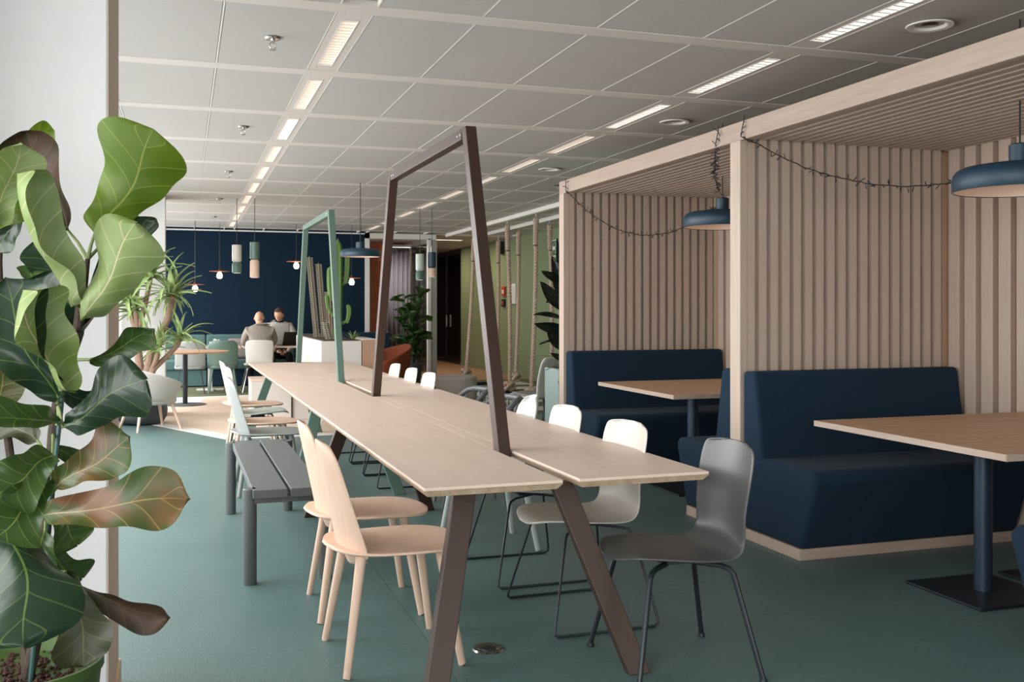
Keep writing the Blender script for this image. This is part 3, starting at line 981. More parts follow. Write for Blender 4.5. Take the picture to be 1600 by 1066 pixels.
def frame(mat, legm, yn, ynt, yf, yft, zt, feet, sgn):
    """goalpost above the top: near/far post foot and head, beam; trestle legs below"""
    yn, ynt, yf, yft = (a - 3.44 for a in (yn, ynt, yf, yft))
    W, D = 0.056, 0.075
    for (ya, yb) in ((yn, ynt), (yf, yft)):
        s = 1 if ya < yb else -1
        sl = (yb - ya) / (zt - 0.74)
        z0 = 0.70
        a0 = ya - sl * 0.04
        MB().hexa([(-W / 2, a0 - D / 2, z0), (W / 2, a0 - D / 2, z0), (W / 2, a0 + D / 2, z0), (-W / 2, a0 + D / 2, z0)],
                  [(-W / 2, yb - D / 2, zt), (W / 2, yb - D / 2, zt), (W / 2, yb + D / 2, zt), (-W / 2, yb + D / 2, zt)]).build('frame_post', mat, tbl, smooth=None, bevel=0.003)
    bm = MB().box(-W / 2, W / 2, min(ynt, yft) + D / 2 + 0.0005, max(ynt, yft) - D / 2 - 0.0005, zt - 0.056, zt).build('frame_beam', mat, tbl, smooth=None, bevel=0.003)
    sc = MB()
    for yy in (min(ynt, yft) + 0.07, min(ynt, yft) + 0.12, max(ynt, yft) - 0.07, max(ynt, yft) - 0.12):
        sc.lathe([(0.0, 0.002), (0.007, 0.001), (0.008, 0.0)], 10, (0, 0, 0))
        for i in range(len(sc.v) - 30, len(sc.v)):
            a, b, c = sc.v[i]
            sc.v[i] = (-W / 2 - c, yy + a, zt - 0.028 + b)
    sc.build('screws', M_['chrome'], bm)
    for (fx, fy, tx, ty) in feet:
        f = Vector((fx - 1.365, fy - 3.44, 0.0))
        t = Vector((tx - 1.365, ty - 3.44, 0.708))
        w, d = 0.088, 0.045
        MB().hexa([(f.x - w / 2, f.y - d / 2, 0), (f.x + w / 2, f.y - d / 2, 0), (f.x + w / 2, f.y + d / 2, 0), (f.x - w / 2, f.y + d / 2, 0)],
                  [(t.x - w / 2, t.y - d / 2, t.z), (t.x + w / 2, t.y - d / 2, t.z), (t.x + w / 2, t.y + d / 2, t.z), (t.x - w / 2, t.y + d / 2, t.z)]).build('leg', legm, tbl, smooth=None, bevel=0.004)
    for (a, b) in ((feet[0], feet[1]), (feet[2], feet[3])):
        MB().box(a[2] - 1.365, b[2] - 1.365, (a[3] + b[3]) / 2 - 3.44 - 0.02, (a[3] + b[3]) / 2 - 3.44 + 0.02, 0.68, 0.7065).build('cross_beam', legm, tbl, smooth=None)


frame(M_['brown_metal'], M_['brown_metal'], 4.25, 4.78, 7.16, 6.56, 2.28,
      [(0.845, 3.44, 1.02, 3.66), (1.63, 3.42, 1.385, 3.60), (0.83, 6.66, 1.05, 6.45), (1.615, 6.62, 1.385, 6.45)], 1)
frame(M_['green_metal'], M_['green_metal'], 8.73, 9.31, 11.78, 11.12, 2.29,
      [(0.80, 7.25, 1.0, 7.45), (1.56, 7.25, 1.33, 7.45), (0.75, 11.1, 0.98, 10.9), (1.5, 11.1, 1.29, 10.9)], 1)


# ================================================================== CHAIRS
def sup(w, e):
    return w


def wood_chair(name, label, mat, loc, rz, group):
    """wooden chair: D shaped dished seat, curved back panel slotted behind it, four round tapered legs"""
    t = thing(name, label, 'chair', loc, rz, group)

    def seat(u, v):
        s = 2 * v - 1                      # -1 rear .. 1 front
        x = 0.014 + 0.290 * s
        e = abs(s) ** 3.2
        hw = 0.242 * (1 - 0.10 * max(0, -s)) * math.sqrt(max(0.0, 1 - e ** 1.4)) + 0.002
        q = 2 * u - 1
        z = 0.448 - 0.014 * (1 - q * q) * (1 - s * s) - 0.012 * max(0, s) ** 3 + 0.016 * max(0, -s) ** 3
        return (x, q * hw, z)
    MB().grid(16, 20, seat).build('seat', mat, t, smooth=60, solid=0.014, sub=1)

    def back(u, v):
        q = 2 * u - 1
        z = 0.425 + 0.445 * v
        hw = 0.225 - 0.075 * v
        r = max(0.0, v - 0.80) / 0.20
        hw *= math.sqrt(max(0.0, 1 - r ** 2.4 * 0.75))
        r0 = max(0.0, 0.12 - v) / 0.12
        hw *= 1 - 0.10 * r0 * r0
        zz = z - 0.02 * q * q * v
        x = -0.205 - 0.095 * v + 0.075 * q * q * (1 - 0.45 * v)
        return (x, q * hw, zz)
    MB().grid(12, 18, back).build('backrest', mat, t, smooth=60, solid=0.013, sub=1)

    def collar(u, v):
        q = 2 * u - 1
        hw = 0.15
        x = -0.195 + 0.055 * q * q
        return (x + 0.03 * (1 - v), q * hw * (0.35 + 0.65 * math.sqrt(v)), 0.372 + 0.07 * v)
    MB().grid(12, 4, collar).build('back_tenon', mat, t, smooth=60, solid=0.013, sub=1)
    for sx, sy in ((1, 1), (1, -1), (-1, 1), (-1, -1)):
        MB().tube([(sx * 0.225, sy * 0.235, 0.0), (sx * 0.224, sy * 0.234, 0.003), (sx * 0.155, sy * 0.165, 0.435)], [0.0135, 0.0145, 0.0205], 14).build('leg', mat, t)
    MB().box(-0.165, 0.165, -0.02, 0.02, 0.41, 0.43).build('under_beam', mat, t, smooth=None)
    return t


nc = wood_chair('wooden_chair', 'beech wooden chair nearest the camera on the left of the table', M_['beech'], (0.79, 3.94, 0), math.radians(2), 'wooden chairs at the long table')
dup(nc, (0.795, 4.615, 0), math.radians(-1), 'beech wooden chair between the nearest beech chair and the slate bench', 'wooden chairs at the long table')
dup(nc, (0.615, 8.45, 0), 0.03, 'beech wooden chair right behind the sage chair beyond the bench', 'wooden chairs at the long table')
dup(nc, (0.63, 10.02, 0), 0.0, 'farthest beech wooden chair on the left of the long table', 'wooden chairs at the long table')
wood_chair('wooden_chair', 'sage green wooden chair at the far end of the slate bench', M_['sage'], (0.60, 7.72, 0), 0.02, 'wooden chairs at the long table')
wood_chair('wooden_chair', 'mint green wooden chair on the booth side of the table', M_['mint'], (1.685, 5.55, 0), PI, 'wooden chairs at the long table')

PROF = [(0.268, 0.428), (0.258, 0.436), (0.222, 0.445), (0.13, 0.442), (0.02, 0.433), (-0.07, 0.430), (-0.135, 0.435), (-0.183, 0.454), (-0.212, 0.493), (-0.226, 0.55), (-0.236, 0.63), (-0.248, 0.71), (-0.262, 0.79), (-0.274, 0.845), (-0.277, 0.858)]
HW = [0.040, 0.118, 0.180, 0.224, 0.238, 0.234, 0.226, 0.218, 0.214, 0.214, 0.219, 0.224, 0.223, 0.203, 0.150]


def prof(v):
    f = v * (len(PROF) - 1)
    i = min(int(f), len(PROF) - 2)
    q = f - i

    def cr(k):
        p0, p1, p2, p3 = (PROFH[max(0, i - 1)][k], PROFH[i][k], PROFH[i + 1][k], PROFH[min(len(PROF) - 1, i + 2)][k])
        return 0.5 * (2 * p1 + (p2 - p0) * q + (2 * p0 - 5 * p1 + 4 * p2 - p3) * q * q + (3 * p1 - p0 - 3 * p2 + p3) * q ** 3)
    return cr(0), cr(1), cr(2)


PROFH = [(p[0], p[1], h) for p, h in zip(PROF, HW)]


def shell_fn(u, v):
    x, z, hw = prof(v)
    q = 2 * u - 1
    back = min(1.0, max(0.0, (z - 0.47) / 0.12)) if v > 0.45 else 0.0
    seat = 1 - back
    x += 0.035 * q * q * back + 0.012 * q * q * seat * (1 if v > 0.4 else 0)
    z += 0.022 * q * q * seat * math.sin(min(1, v / 0.5) * PI) - 0.016 * q * q * max(0.0, (v - 0.80) / 0.20) ** 2
    return (x, q * hw, z)


def shell_chair(label, mat, base, loc, rz, group, legmat=None):
    t = thing('shell_chair', label, 'chair', loc, rz, group)
    lm = legmat or M_['black_metal']
    MB().grid(14, 34, shell_fn).build('shell', mat, t, smooth=180, solid=0.010, sub=1)
    if base == 'sled':
        for s in (-1, 1):
            pts = [(-0.03, s * 0.06, 0.410), (0.10, s * 0.15, 0.410), (0.135, s * 0.185, 0.402), (0.15, s * 0.205, 0.385), (0.235, s * 0.295, 0.035), (0.238, s * 0.30, 0.016), (0.225, s * 0.302, 0.006),
                   (-0.225, s * 0.302, 0.006), (-0.243, s * 0.30, 0.016), (-0.243, s * 0.295, 0.035), (-0.175, s * 0.20, 0.385), (-0.155, s * 0.18, 0.405), (-0.12, s * 0.15, 0.410), (-0.03, s * 0.06, 0.410)]
            MB().tube(pts, 0.0058, 8).build('sled_runner', lm, t)
        MB().box(-0.06, 0.06, -0.08, 0.08, 0.410, 0.420).build('mount_plate', lm, t, smooth=None)
    else:
        for sx in (-1, 1):
            for s in (-1, 1):
                fx, fy = sx * 0.245 + (-0.0), s * 0.265
                pts = [(sx * 0.06, s * 0.08, 0.410), (sx * 0.13, s * 0.145, 0.410), (sx * 0.155, s * 0.17, 0.402), (sx * 0.167, s * 0.182, 0.385), (fx, fy, 0.012)]
                lg = MB().tube(pts, 0.0105, 10).build('leg', lm, t)
                MB().lathe([(0.012, 0.0), (0.015, 0.002), (0.013, 0.016), (0.0, 0.017)], 12, (fx, fy, 0)).build('foot_cap', lm, lg)
        MB().box(-0.08, 0.08, -0.09, 0.09, 0.408, 0.420).build('mount_plate', lm, t, smooth=None)
    return t


G = 'shell chairs at the long table'
shell_chair('dark grey shell chair on four tube legs at the near table corner', M_['dark_plastic'], 'legs', (1.80, 3.47, 0), PI + math.radians(-4), G)
c1 = shell_chair('white sled base shell chair just behind the dark grey chair', M_['cream_plastic'], 'sled', (1.70, 4.185, 0), PI + 0.02, G)
dup(c1, (1.70, 4.945, 0), PI, 'white sled base shell chair between the mint chair and another white chair', G)
for i, (y, lab) in enumerate(((7.80, 'nearest of the three white shell chairs beyond the dark spindle chairs'), (8.45, 'middle of the three white shell chairs beyond the dark spindle chairs'), (9.15, 'farthest of the three white shell chairs beyond the dark spindle chairs'))):
    c = shell_chair(lab, M_['white_plastic'], 'sled', (1.635, y, 0), PI, G) if i == 0 else dup(c, (1.635, y, 0), PI, lab, G)
shell_chair('pale sage shell chair among the beech chairs left of the table', M_['pale_sage_plastic'], 'sled', (0.63, 9.2, 0), 0.0, G)


def spindle_chair(label, loc, rz):
    t = thing('spindle_chair', label, 'chair', loc, rz, 'dark spindle armchairs')
    mm = M_['bench_metal']
    MB().prism([(0.22 * math.copysign(abs(math.cos(a)) ** 0.7, math.cos(a)), 0.23 * math.copysign(abs(math.sin(a)) ** 0.7, math.sin(a))) for a in [2 * PI * k / 28 for k in range(28)]], 0.43, 0.455).build('seat', mm, t, bevel=0.006)
    def rz_(a):
        k = min(1, max(0, (-math.cos(a) - 0.25) / 0.55))
        return 0.662 + 0.105 * k * k * (3 - 2 * k)
    rail = []
    for k in range(21):
        a = math.radians(62 + 236 * k / 20)
        rail.append((0.06 + 0.30 * math.cos(a), 0.285 * math.sin(a), rz_(a)))
    MB().tube(rail, [0.012 + 0.009 * math.sin(PI * k / 20) for k in range(21)], 10).build('arm_rail', mm, t)
    for k in range(9):
        a = math.radians(80 + 200 * k / 8)
        MB().tube([(0.195 * math.cos(a), 0.20 * math.sin(a), 0.45), (0.06 + 0.30 * math.cos(a), 0.285 * math.sin(a), rz_(a))], 0.008, 8).build('spindle', mm, t)
    for sx in (-1, 1):
        for s in (-1, 1):
            MB().tube([(sx * 0.16, s * 0.165, 0.435), (sx * 0.225, s * 0.22, 0.0)], [0.017, 0.012], 10).build('leg', mm, t)


spindle_chair('dark spindle armchair behind the brown table frame post', (1.92, 6.42, 0), PI)
spindle_chair('dark spindle armchair in front of the grey pouf', (1.92, 7.12, 0), PI)

# slate steel bench
b = thing('slat_bench', 'slate grey steel bench with two long seat planks', 'bench', (0.50, 5.06, 0), 0.008)
MB().box(-0.175, -0.008, 0.0, 1.93, 0.435, 0.478).build('seat_plank', M_['bench_metal'], b, smooth=None, bevel=0.003)
MB().box(0.008, 0.175, 0.0, 1.93, 0.435, 0.478).build('seat_plank', M_['bench_metal'], b, smooth=None, bevel=0.003)
for yy in (0.07, 1.86):
    MB().box(-0.165, 0.165, yy - 0.03, yy + 0.03, 0.405, 0.435).build('cross_rail', M_['bench_metal'], b, smooth=None)
    for s in (-1, 1):
        MB().lathe([(0.032, 0.0), (0.034, 0.004), (0.034, 0.473), (0.030, 0.478), (0.0, 0.478)], 24, (s * 0.186, yy, 0)).build('leg', M_['bench_metal'], b)

# ================================================================== PLANTS
def leaf_mb(B, T, width, n, bend, cup, nu=8, nv=16, wav=0.0, shape='fiddle', seed=0):
    """one leaf from base B to tip T (lengthways), n = side it faces"""
    B, T, n = Vector(B), Vector(T), Vector(n)
    ax = T - B
    L = ax.length
    t = ax.normalized()
    n = (n - t * n.dot(t)).normalized()
    s = n.cross(t)
    r = random.Random(seed)
    p1, p2, p3 = r.uniform(0, 6), r.uniform(0, 6), r.uniform(0, 6)

    def fn(u, v):
        q = 2 * u - 1
        if shape == 'fiddle':
            w = (0.30 + 0.95 * v - 0.25 * math.sin(v * PI) ** 2 * (1 - v)) * math.sqrt(max(0, 1 - max(0, (v - 0.72) / 0.28) ** 2.2)) * min(1, (v / 0.06)) ** 0.6
            w = w / 1.06
        elif shape == 'oval':
            w = math.sin(PI * min(1, max(0, v)) ** 0.85) ** 0.75
        else:
            w = min(1, v * 6 + 0.35) * (1 - v) ** 0.7
        hw = 0.5 * width * w * (1 + (0.045 * math.sin(v * 19 + p2 + (2 if q > 0 else 0)) + 0.03 * math.sin(v * 11 + p1 - (1 if q > 0 else 0)) if shape == 'fiddle' else 0)) + 0.0015
        e = abs(q)
        wv = wav * width * (math.sin(v * 15 + p1) * e * e * 0.6 + math.sin(v * 9 + p2 + (1.5 if q > 0 else 0)) * e ** 1.5 * 0.6)
        h = bend * L * 4 * v * (1 - v) * 0.6 + cup * width * q * q + wv - bend * L * 0.25 * v * v
        lat = 0.07 * width * math.sin(v * 5 + p3) * v * (1.2 - v) * 3
        return B + t * (v * L) + s * (q * hw + lat) + n * h
    m = MB()
    m.grid(nu, nv, fn, uv=True)
    return m


fig = thing('fiddle_leaf_fig', 'large fiddle leaf fig with broad veined leaves in the left foreground', 'plant', (-0.39, 2.78, 0.0))
fo = Vector((-0.39, 2.78, 0.0))
MB().lathe([(0.13, 0.0), (0.14, 0.005), (0.188, 0.455), (0.195, 0.46), (0.195, 0.485), (0.186, 0.485), (0.18, 0.45), (0.0, 0.44)], 40).build('pot', M_['green_pot'], fig, smooth=40)
sb = MB()
r_ = random.Random(3)
for k in range(420):
    a, q = r_.uniform(0, 2 * PI), math.sqrt(r_.random()) * 0.172
    c = (q * math.cos(a), q * math.sin(a), 0.445 + r_.uniform(0, 0.012))
    s_ = r_.uniform(0.005, 0.010)
    sb.add([(c[0] + dx * s_, c[1] + dy * s_, c[2] + dz * s_ * 0.8) for dx, dy, dz in ((1, 0, 0), (-1, 0, 0), (0, 1, 0), (0, -1, 0), (0, 0, 1), (0, 0, -1))],
           [(0, 2, 4), (2, 1, 4), (1, 3, 4), (3, 0, 4), (2, 0, 5), (1, 2, 5), (3, 1, 5), (0, 3, 5)])
so = sb.build('soil', M_['soil'], fig, smooth=None)
so['kind'] = 'stuff'
stem = [(-0.375, 2.76, 0.44), (-0.348, 2.72, 0.561), (-0.335, 2.70, 0.72), (-0.322, 2.70, 0.87), (-0.312, 2.70, 0.98), (-0.305, 2.68, 1.07), (-0.294, 2.67, 1.143), (-0.27, 2.66, 1.24), (-0.246, 2.65, 1.318), (-0.24, 2.65, 1.38), (-0.225, 2.66, 1.50)]
MB().tube([Vector(p) - fo for p in stem], [0.016, 0.015, 0.015, 0.014, 0.014, 0.013, 0.013, 0.013, 0.014, 0.012, 0.006], 10).build('stem', M_['bark'], fig)
MB().tube([Vector(p) - fo for p in ((-0.36, 2.70, 0.44), (-0.335, 2.685, 0.72), (-0.300, 2.675, 1.0), (-0.283, 2.66, 1.16))], 0.006, 8).build('support_stake', M_['stake'], fig)
MB().tube([Vector(p) - fo for p in stem[:1] + [(-0.40, 2.84, 0.8), (-0.44, 2.86, 1.1), (-0.45, 2.83, 1.5), (-0.43, 2.8, 1.75)]], [0.012, 0.011, 0.01, 0.009, 0.006], 8).build('stem', M_['bark'], fig)
LM = {'bright': 'leaf_bright', 'pale': 'leaf_pale', 'dark': 'leaf_dark', 'mid': 'leaf_mid', 'brown': 'leaf_brown', 'wine': 'leaf_wine', 'olive': 'leaf_olive'}
FIG_LEAVES = [
    ((-0.209, 2.66, 1.562), (-0.062, 2.62, 1.818), 0.240, 8, 0.06, -0.10, 'bright'),
    ((-0.278, 2.74, 1.576), (-0.369, 2.72, 1.818), 0.152, -20, -0.10, 0.25, 'wine'),
    ((-0.424, 2.62, 1.575), (-0.362, 2.55, 1.764), 0.120, 25, 0.05, 0.15, 'pale'),
    ((-0.461, 2.66, 1.565), (-0.353, 2.6, 1.692), 0.144, 0, 0.04, 0.10, 'bright'),
    ((-0.436, 2.86, 1.805), (-0.319, 2.84, 1.838), 0.077, 10, 0.10, 0.10, 'bright'),
    ((-0.257, 2.62, 1.385), (-0.369, 2.52, 1.685), 0.152, 55, -0.06, 0.35, 'pale'),
    ((-0.231, 2.58, 1.351), (-0.104, 2.5, 1.574), 0.179, -15, 0.08, -0.20, 'pale'),
    ((-0.247, 2.66, 1.303), (-0.064, 2.7, 1.607), 0.136, -45, 0.05, 0.20, 'dark'),
    ((-0.186, 2.76, 1.546), (-0.144, 2.78, 1.639), 0.099, 10, 0.05, 0.10, 'wine'),
    ((-0.358, 2.7, 1.631), (-0.425, 2.66, 1.511), 0.080, 30, 0.12, 0.15, 'dark'),
    ((-0.369, 2.76, 1.417), (-0.365, 2.8, 1.486), 0.067, 0, 0.05, 0.10, 'mid'),
    ((-0.279, 2.56, 1.167), (-0.386, 2.46, 1.444), 0.192, -25, 0.10, 0.15, 'dark'),
    ((-0.265, 2.7, 1.318), (-0.361, 2.66, 1.45), 0.134, 15, 0.16, 0.20, 'dark'),
    ((-0.272, 2.52, 1.189), (-0.339, 2.42, 1.421), 0.176, 40, -0.08, 0.30, 'pale'),
    ((-0.217, 2.62, 1.254), (-0.066, 2.56, 1.327), 0.083, 30, 0.10, 0.20, 'mid'),
    ((-0.275, 2.6, 1.093), (-0.088, 2.52, 1.208), 0.166, -8, 0.08, -0.12, 'dark'),
    ((-0.448, 2.6, 1.104), (-0.391, 2.6, 1.246), 0.112, 15, 0.06, 0.10, 'brown'),
    ((-0.286, 2.62, 1.098), (-0.41, 2.4, 1.138), 0.093, 40, 0.14, 0.20, 'mid'),
    ((-0.296, 2.66, 0.943), (-0.124, 2.62, 1.06), 0.147, -20, 0.08, 0.12, 'brown'),
    ((-0.322, 2.62, 0.881), (0.01, 2.5, 0.92), 0.157, -14, 0.22, 0.12, 'brown'),
    ((-0.293, 2.56, 1.032), (-0.406, 2.4, 0.966), 0.154, 10, 0.10, 0.12, 'mid'),
    ((-0.296, 2.52, 0.979), (-0.393, 2.38, 0.884), 0.154, 0, 0.10, 0.10, 'mid'),
    ((-0.317, 2.72, 0.899), (-0.251, 2.74, 0.781), 0.115, 0, 0.10, 0.10, 'mid'),
    ((-0.387, 2.52, 0.896), (-0.312, 2.32, 0.672), 0.262, -6, 0.12, -0.12, 'dark'),
    ((-0.261, 2.66, 0.703), (-0.032, 2.6, 0.613), 0.090, 30, 0.10, 0.30, 'wine'),
    ((-0.267, 2.6, 0.746), (-0.217, 2.52, 0.541), 0.141, 0, 0.08, 0.12, 'olive'),
    ((-0.312, 2.7, 1.033), (-0.214, 2.76, 0.984), 0.080, 20, 0.10, 0.10, 'mid'),
    ((-0.314, 2.6, 0.848), (-0.364, 2.56, 0.711), 0.144, 0, 0.10, 0.10, 'mid'),
    ((-0.306, 2.78, 1.185), (-0.221, 2.86, 1.109), 0.096, 0, 0.10, 0.10, 'dark'),
    ((-0.264, 2.78, 1.398), (-0.358, 2.84, 1.561), 0.128, 0, 0.10, 0.10, 'dark'),
    ((-0.375, 2.74, 1.605), (-0.471, 2.8, 1.753), 0.144, 0, 0.10, 0.10, 'bright'),
    ((-0.346, 2.74, 1.253), (-0.471, 2.8, 1.317), 0.144, 0, 0.10, 0.10, 'dark'),
    ((-0.328, 2.74, 0.771), (-0.251, 2.8, 0.676), 0.112, 0, 0.10, 0.10, 'mid'),
    ((-0.348, 2.76, 1.042), (-0.463, 2.84, 1.119), 0.128, 0, 0.10, 0.10, 'olive'),
]
for i, (B, T, w, roll, bend, cup, mt) in enumerate(FIG_LEAVES):
    B, T = Vector(B), Vector(T)
    n = Vector((0, 0, 1.38)) - (B + T) / 2
    n = Matrix.Rotation(math.radians(roll), 3, (T - B).normalized()) @ n
    m = leaf_mb(B - fo, T - fo, w, n, bend, cup, 10, 22, 0.085, 'fiddle', i)
    o = m.build('leaf', M_[LM[mt]], fig, smooth=180, sub=1, fix=False)
    # stalk to the nearest stem point
    sp = min((Vector(p) for p in stem), key=lambda p: (p - B).length)
    if (sp - B).length < 0.16:
        st = [sp - fo, (sp + B) / 2 - fo + Vector((0, 0, 0.006)), B - fo, B + (T - B) * 0.04 - fo]
        MB().tube(st, [0.005, 0.004, 0.0035, 0.003], 6).build('stalk', M_['leaf_pale'], o)

# yucca in a round slate pot behind the armchair
yu = thing('yucca', 'tall yucca with strappy leaf rosettes beside the far white column', 'plant', (-0.47, 12.62, 0.0))
MB().lathe([(0.17, 0.0), (0.24, 0.02), (0.28, 0.09), (0.29, 0.17), (0.27, 0.26), (0.24, 0.30), (0.22, 0.30), (0.21, 0.27), (0.0, 0.27)], 36).build('pot', M_['slate_pot'], yu, smooth=50)
tr = {
    'a': [(0.02, 0.0, 0.27), (0.05, 0.0, 0.55), (0.10, 0.0, 0.85), (0.20, 0.0, 1.05), (0.29, 0, 1.25), (0.35, 0, 1.52)],
    'b': [(0.0, 0.05, 0.27), (-0.03, 0.05, 0.7), (-0.06, 0.04, 1.0), (-0.07, 0.04, 1.35)],
    'c': [(0.06, -0.04, 0.5), (0.14, -0.06, 0.66), (0.28, -0.08, 0.80), (0.41, -0.1, 0.94), (0.43, -0.1, 1.0)],
    'd': [(0.1, -0.02, 0.6), (0.17, -0.12, 0.78), (0.2, -0.16, 0.90)],
    'e': [(-0.05, 0.05, 1.1), (0.03, 0.02, 1.4), (0.1, 0.0, 1.75)],
    'f': [(-0.06, 0.04, 1.1), (-0.13, 0.03, 1.3), (-0.17, 0.02, 1.48)],
}
for k, pts in tr.items():
    MB().tube(pts, [0.055 - 0.018 * i / (len(pts) - 1) if k in 'ab' else 0.036 - 0.012 * i / (len(pts) - 1) for i in range(len(pts))], 10).build('trunk', M_['yucca_bark'], yu)
ym = []
for q in range(4):
    me = leaf_mb((0, 0, 0), (0.42 + 0.05 * q, 0, 0), 0.078 + 0.004 * q, (0, 0, 1), 0.04 + 0.09 * q, 0.16, 2, 8, 0, 'strap').mesh('leaf')
    me.materials.append(M_['leaf_yucca'])
    me.polygons.foreach_set('use_smooth', [True] * len(me.polygons))
    ym.append(me)
r_ = random.Random(11)
for k, cnt in (('a', 42), ('b', 30), ('c', 30), ('d', 30), ('e', 44), ('f', 36)):
    c = tr[k][-1]
    for i in range(cnt):
        el = math.radians(r_.uniform(-48, 84))
        sc = r_.uniform(0.62, 1.0) * (1.0 if k in 'abef' else 0.8)
        inst('leaf', ym[i % 4], yu, (c[0], c[1], c[2] + r_.uniform(-0.05, 0.05)), (r_.uniform(-0.4, 0.4), -el, r_.uniform(0, 2 * PI)), (sc, sc, sc))


def leafy(name, label, loc, pot, stems, leaves, mat, cat='plant', shape='oval', lw=0.11, ll=0.24):
    t = thing(name, label, cat, loc)
    pot(t)
    for s_ in stems:
        MB().tube(s_, [0.016 - 0.009 * i / (len(s_) - 1) for i in range(len(s_))], 8).build('stem', M_['stake'], t)
    me = leaf_mb((0, 0, 0), (ll, 0, 0), lw, (0, 0, 1), 0.12, 0.18, 6, 10, 0.02, shape).mesh('leaf')
    me.materials.append(mat)
    me.polygons.foreach_set('use_smooth', [True] * len(me.polygons))
    for (p, el, az, sc) in leaves:
        inst('leaf', me, t, p, (rnd.uniform(-0.5, 0.5), -el, az), (sc, sc, sc))
    return t


def pot_round(r, h, mat):
    def f(t):
        MB().lathe([(r * 0.75, 0.0), (r, h * 0.9), (r, h), (r * 0.9, h), (r * 0.88, h * 0.92), (0, h * 0.92)], 28).build('pot', mat, t, smooth=40)
    return f


# fig before the meeting room glass
lv = []
r_ = random.Random(5)
st2 = [[(-0.10, 0, 0.3), (-0.14, 0, 0.9), (-0.12, 0.0, 1.6)], [(0.10, 0.02, 0.3), (0.12, 0.02, 0.9), (0.16, 0, 1.55)], [(0.0, -0.08, 0.3), (0.02, -0.1, 0.8), (0.0, -0.1, 1.2)]]
for s_ in st2:
    for i in range(20):
        q = 0.12 + 0.88 * i / 19
        a, b = (Vector(s_[0]), Vector(s_[1])) if q < 0.5 else (Vector(s_[1]), Vector(s_[2]))
        p = a.lerp(b, (q * 2) % 1.0 if q < 1 else 1.0)
        lv.append((tuple(p), math.radians(r_.uniform(-15, 70)), i * 2.4 + r_.uniform(-0.4, 0.4), r_.uniform(0.8, 1.15)))
leafy('potted_fig', 'dark leafy fig standing before the glazed meeting room', (4.0, 18.1, 0), pot_round(0.22, 0.34, M_['slate_pot']), st2, lv, M_['leaf_far'], shape='fiddle', lw=0.21, ll=0.30)

# rubber plant in a tall pale planter past the booth end
RUBBER = [
    ((3.575, 9.25, 1.628), (3.322, 9.15, 1.743), 0.085, 0),
    ((3.583, 9.2, 1.348), (3.29, 9.1, 1.635), 0.135, 15),
    ((3.608, 9.3, 1.54), (3.424, 9.3, 1.425), 0.060, 10),
    ((3.623, 9.2, 1.24), (3.189, 9.0, 1.319), 0.100, 62),
    ((3.61, 9.2, 1.133), (3.213, 9.05, 1.232), 0.115, -12),
    ((3.583, 9.2, 0.955), (3.375, 9.15, 1.186), 0.120, 10),
    ((3.623, 9.2, 1.044), (3.241, 9.0, 1.029), 0.090, 80),
    ((3.616, 9.25, 0.838), (3.434, 9.2, 0.932), 0.070, 30),
    ((3.647, 9.4, 1.451), (3.522, 9.4, 1.902), 0.120, 10),
    ((3.674, 9.4, 1.711), (3.577, 9.4, 2.084), 0.110, 0),
    ((3.688, 9.4, 1.127), (4.04, 9.5, 1.32), 0.120, 0),
    ((3.688, 9.4, 1.451), (4.04, 9.5, 1.585), 0.120, 0),
    ((3.688, 9.4, 1.646), (4.004, 9.5, 1.915), 0.120, 0),
]


def tall_planter(t):
    MB().prism([(-0.2, -0.2), (0.2, -0.2), (0.2, 0.2), (-0.2, 0.2)], 0.0, 0.775).build('planter', M_['planter_teal'], t, smooth=None, bevel=0.012)
    MB().box(-0.18, 0.18, -0.18, 0.18, 0.775, 0.782).build('soil', M_['soil'], t, smooth=None)


leafy('rubber_plant', 'dark rubber plant in a tall pale teal planter past the booth', (3.70, 9.35, 0), tall_planter, [[(0, 0, 0.78), (0.0, 0, 1.3), (-0.01, 0, 1.75)]], [], M_['leaf_rubber'])
rp = bpy.data.objects['rubber_plant']
ro = Vector((3.70, 9.35, 0))
for i, (B, T, w, roll) in enumerate(RUBBER):
    B, T = Vector(B), Vector(T)
    n = Vector((0, 0, 1.38)) - B
    n = Matrix.Rotation(math.radians(roll), 3, (T - B).normalized()) @ n
    leaf_mb(B - ro, T - ro, w, n, 0.08, 0.10, 6, 12, 0.01, 'oval', i).build('leaf', M_['leaf_rubber'], rp, smooth=180, fix=False)
    MB().tube([B - ro, Vector((0.0, 0.0, max(0.8, B.z - 0.03)))], 0.006, 6).build('stalk', M_['leaf_rubber'], rp)
for k in range(3):
    inst('leaf', ym[0], bpy.data.objects['rubber_plant'], (-0.10, -0.14, 0.86 - 0.02 * k), (0.3, -0.2 + 0.5 * k, 2.9 + 0.5 * k), (0.6, 0.9, 0.6))

# white planter boxes at the far end of the table with cacti
pl = thing('planter_box', 'long white planter box with cacti at the table end', 'planter', (1.58, 12.15, 0))
MB().box(0, 0.49, 0, 2.8, 0.0, 0.975).build('body', M_['planter_white'], pl, smooth=None, bevel=0.004)
MB().box(0.03, 0.46, 0.03, 2.77, 0.976, 0.985).build('soil', M_['soil'], pl, smooth=None)
pt = thing('side_cabinet', 'tan wooden cabinet end standing right of the white planter', 'cabinet', (2.08, 12.15, 0))
MB().box(0.0, 0.16, 0.0, 0.9, 0.0, 0.985).build('body', M_['tan_panel'], pt, smooth=None, bevel=0.003)
MB().box(-0.002, 0.162, -0.005, 0.905, 0.986, 0.998).build('top', M_['planter_white'], pt, smooth=None)
bx = thing('low_bench_box', 'low white box with wooden lid before the planter', 'box', (0.76, 12.2, 0))
MB().box(0, 0.47, 0, 0.5, 0.0, 0.50).build('body', M_['planter_white'], bx, smooth=None, bevel=0.004)
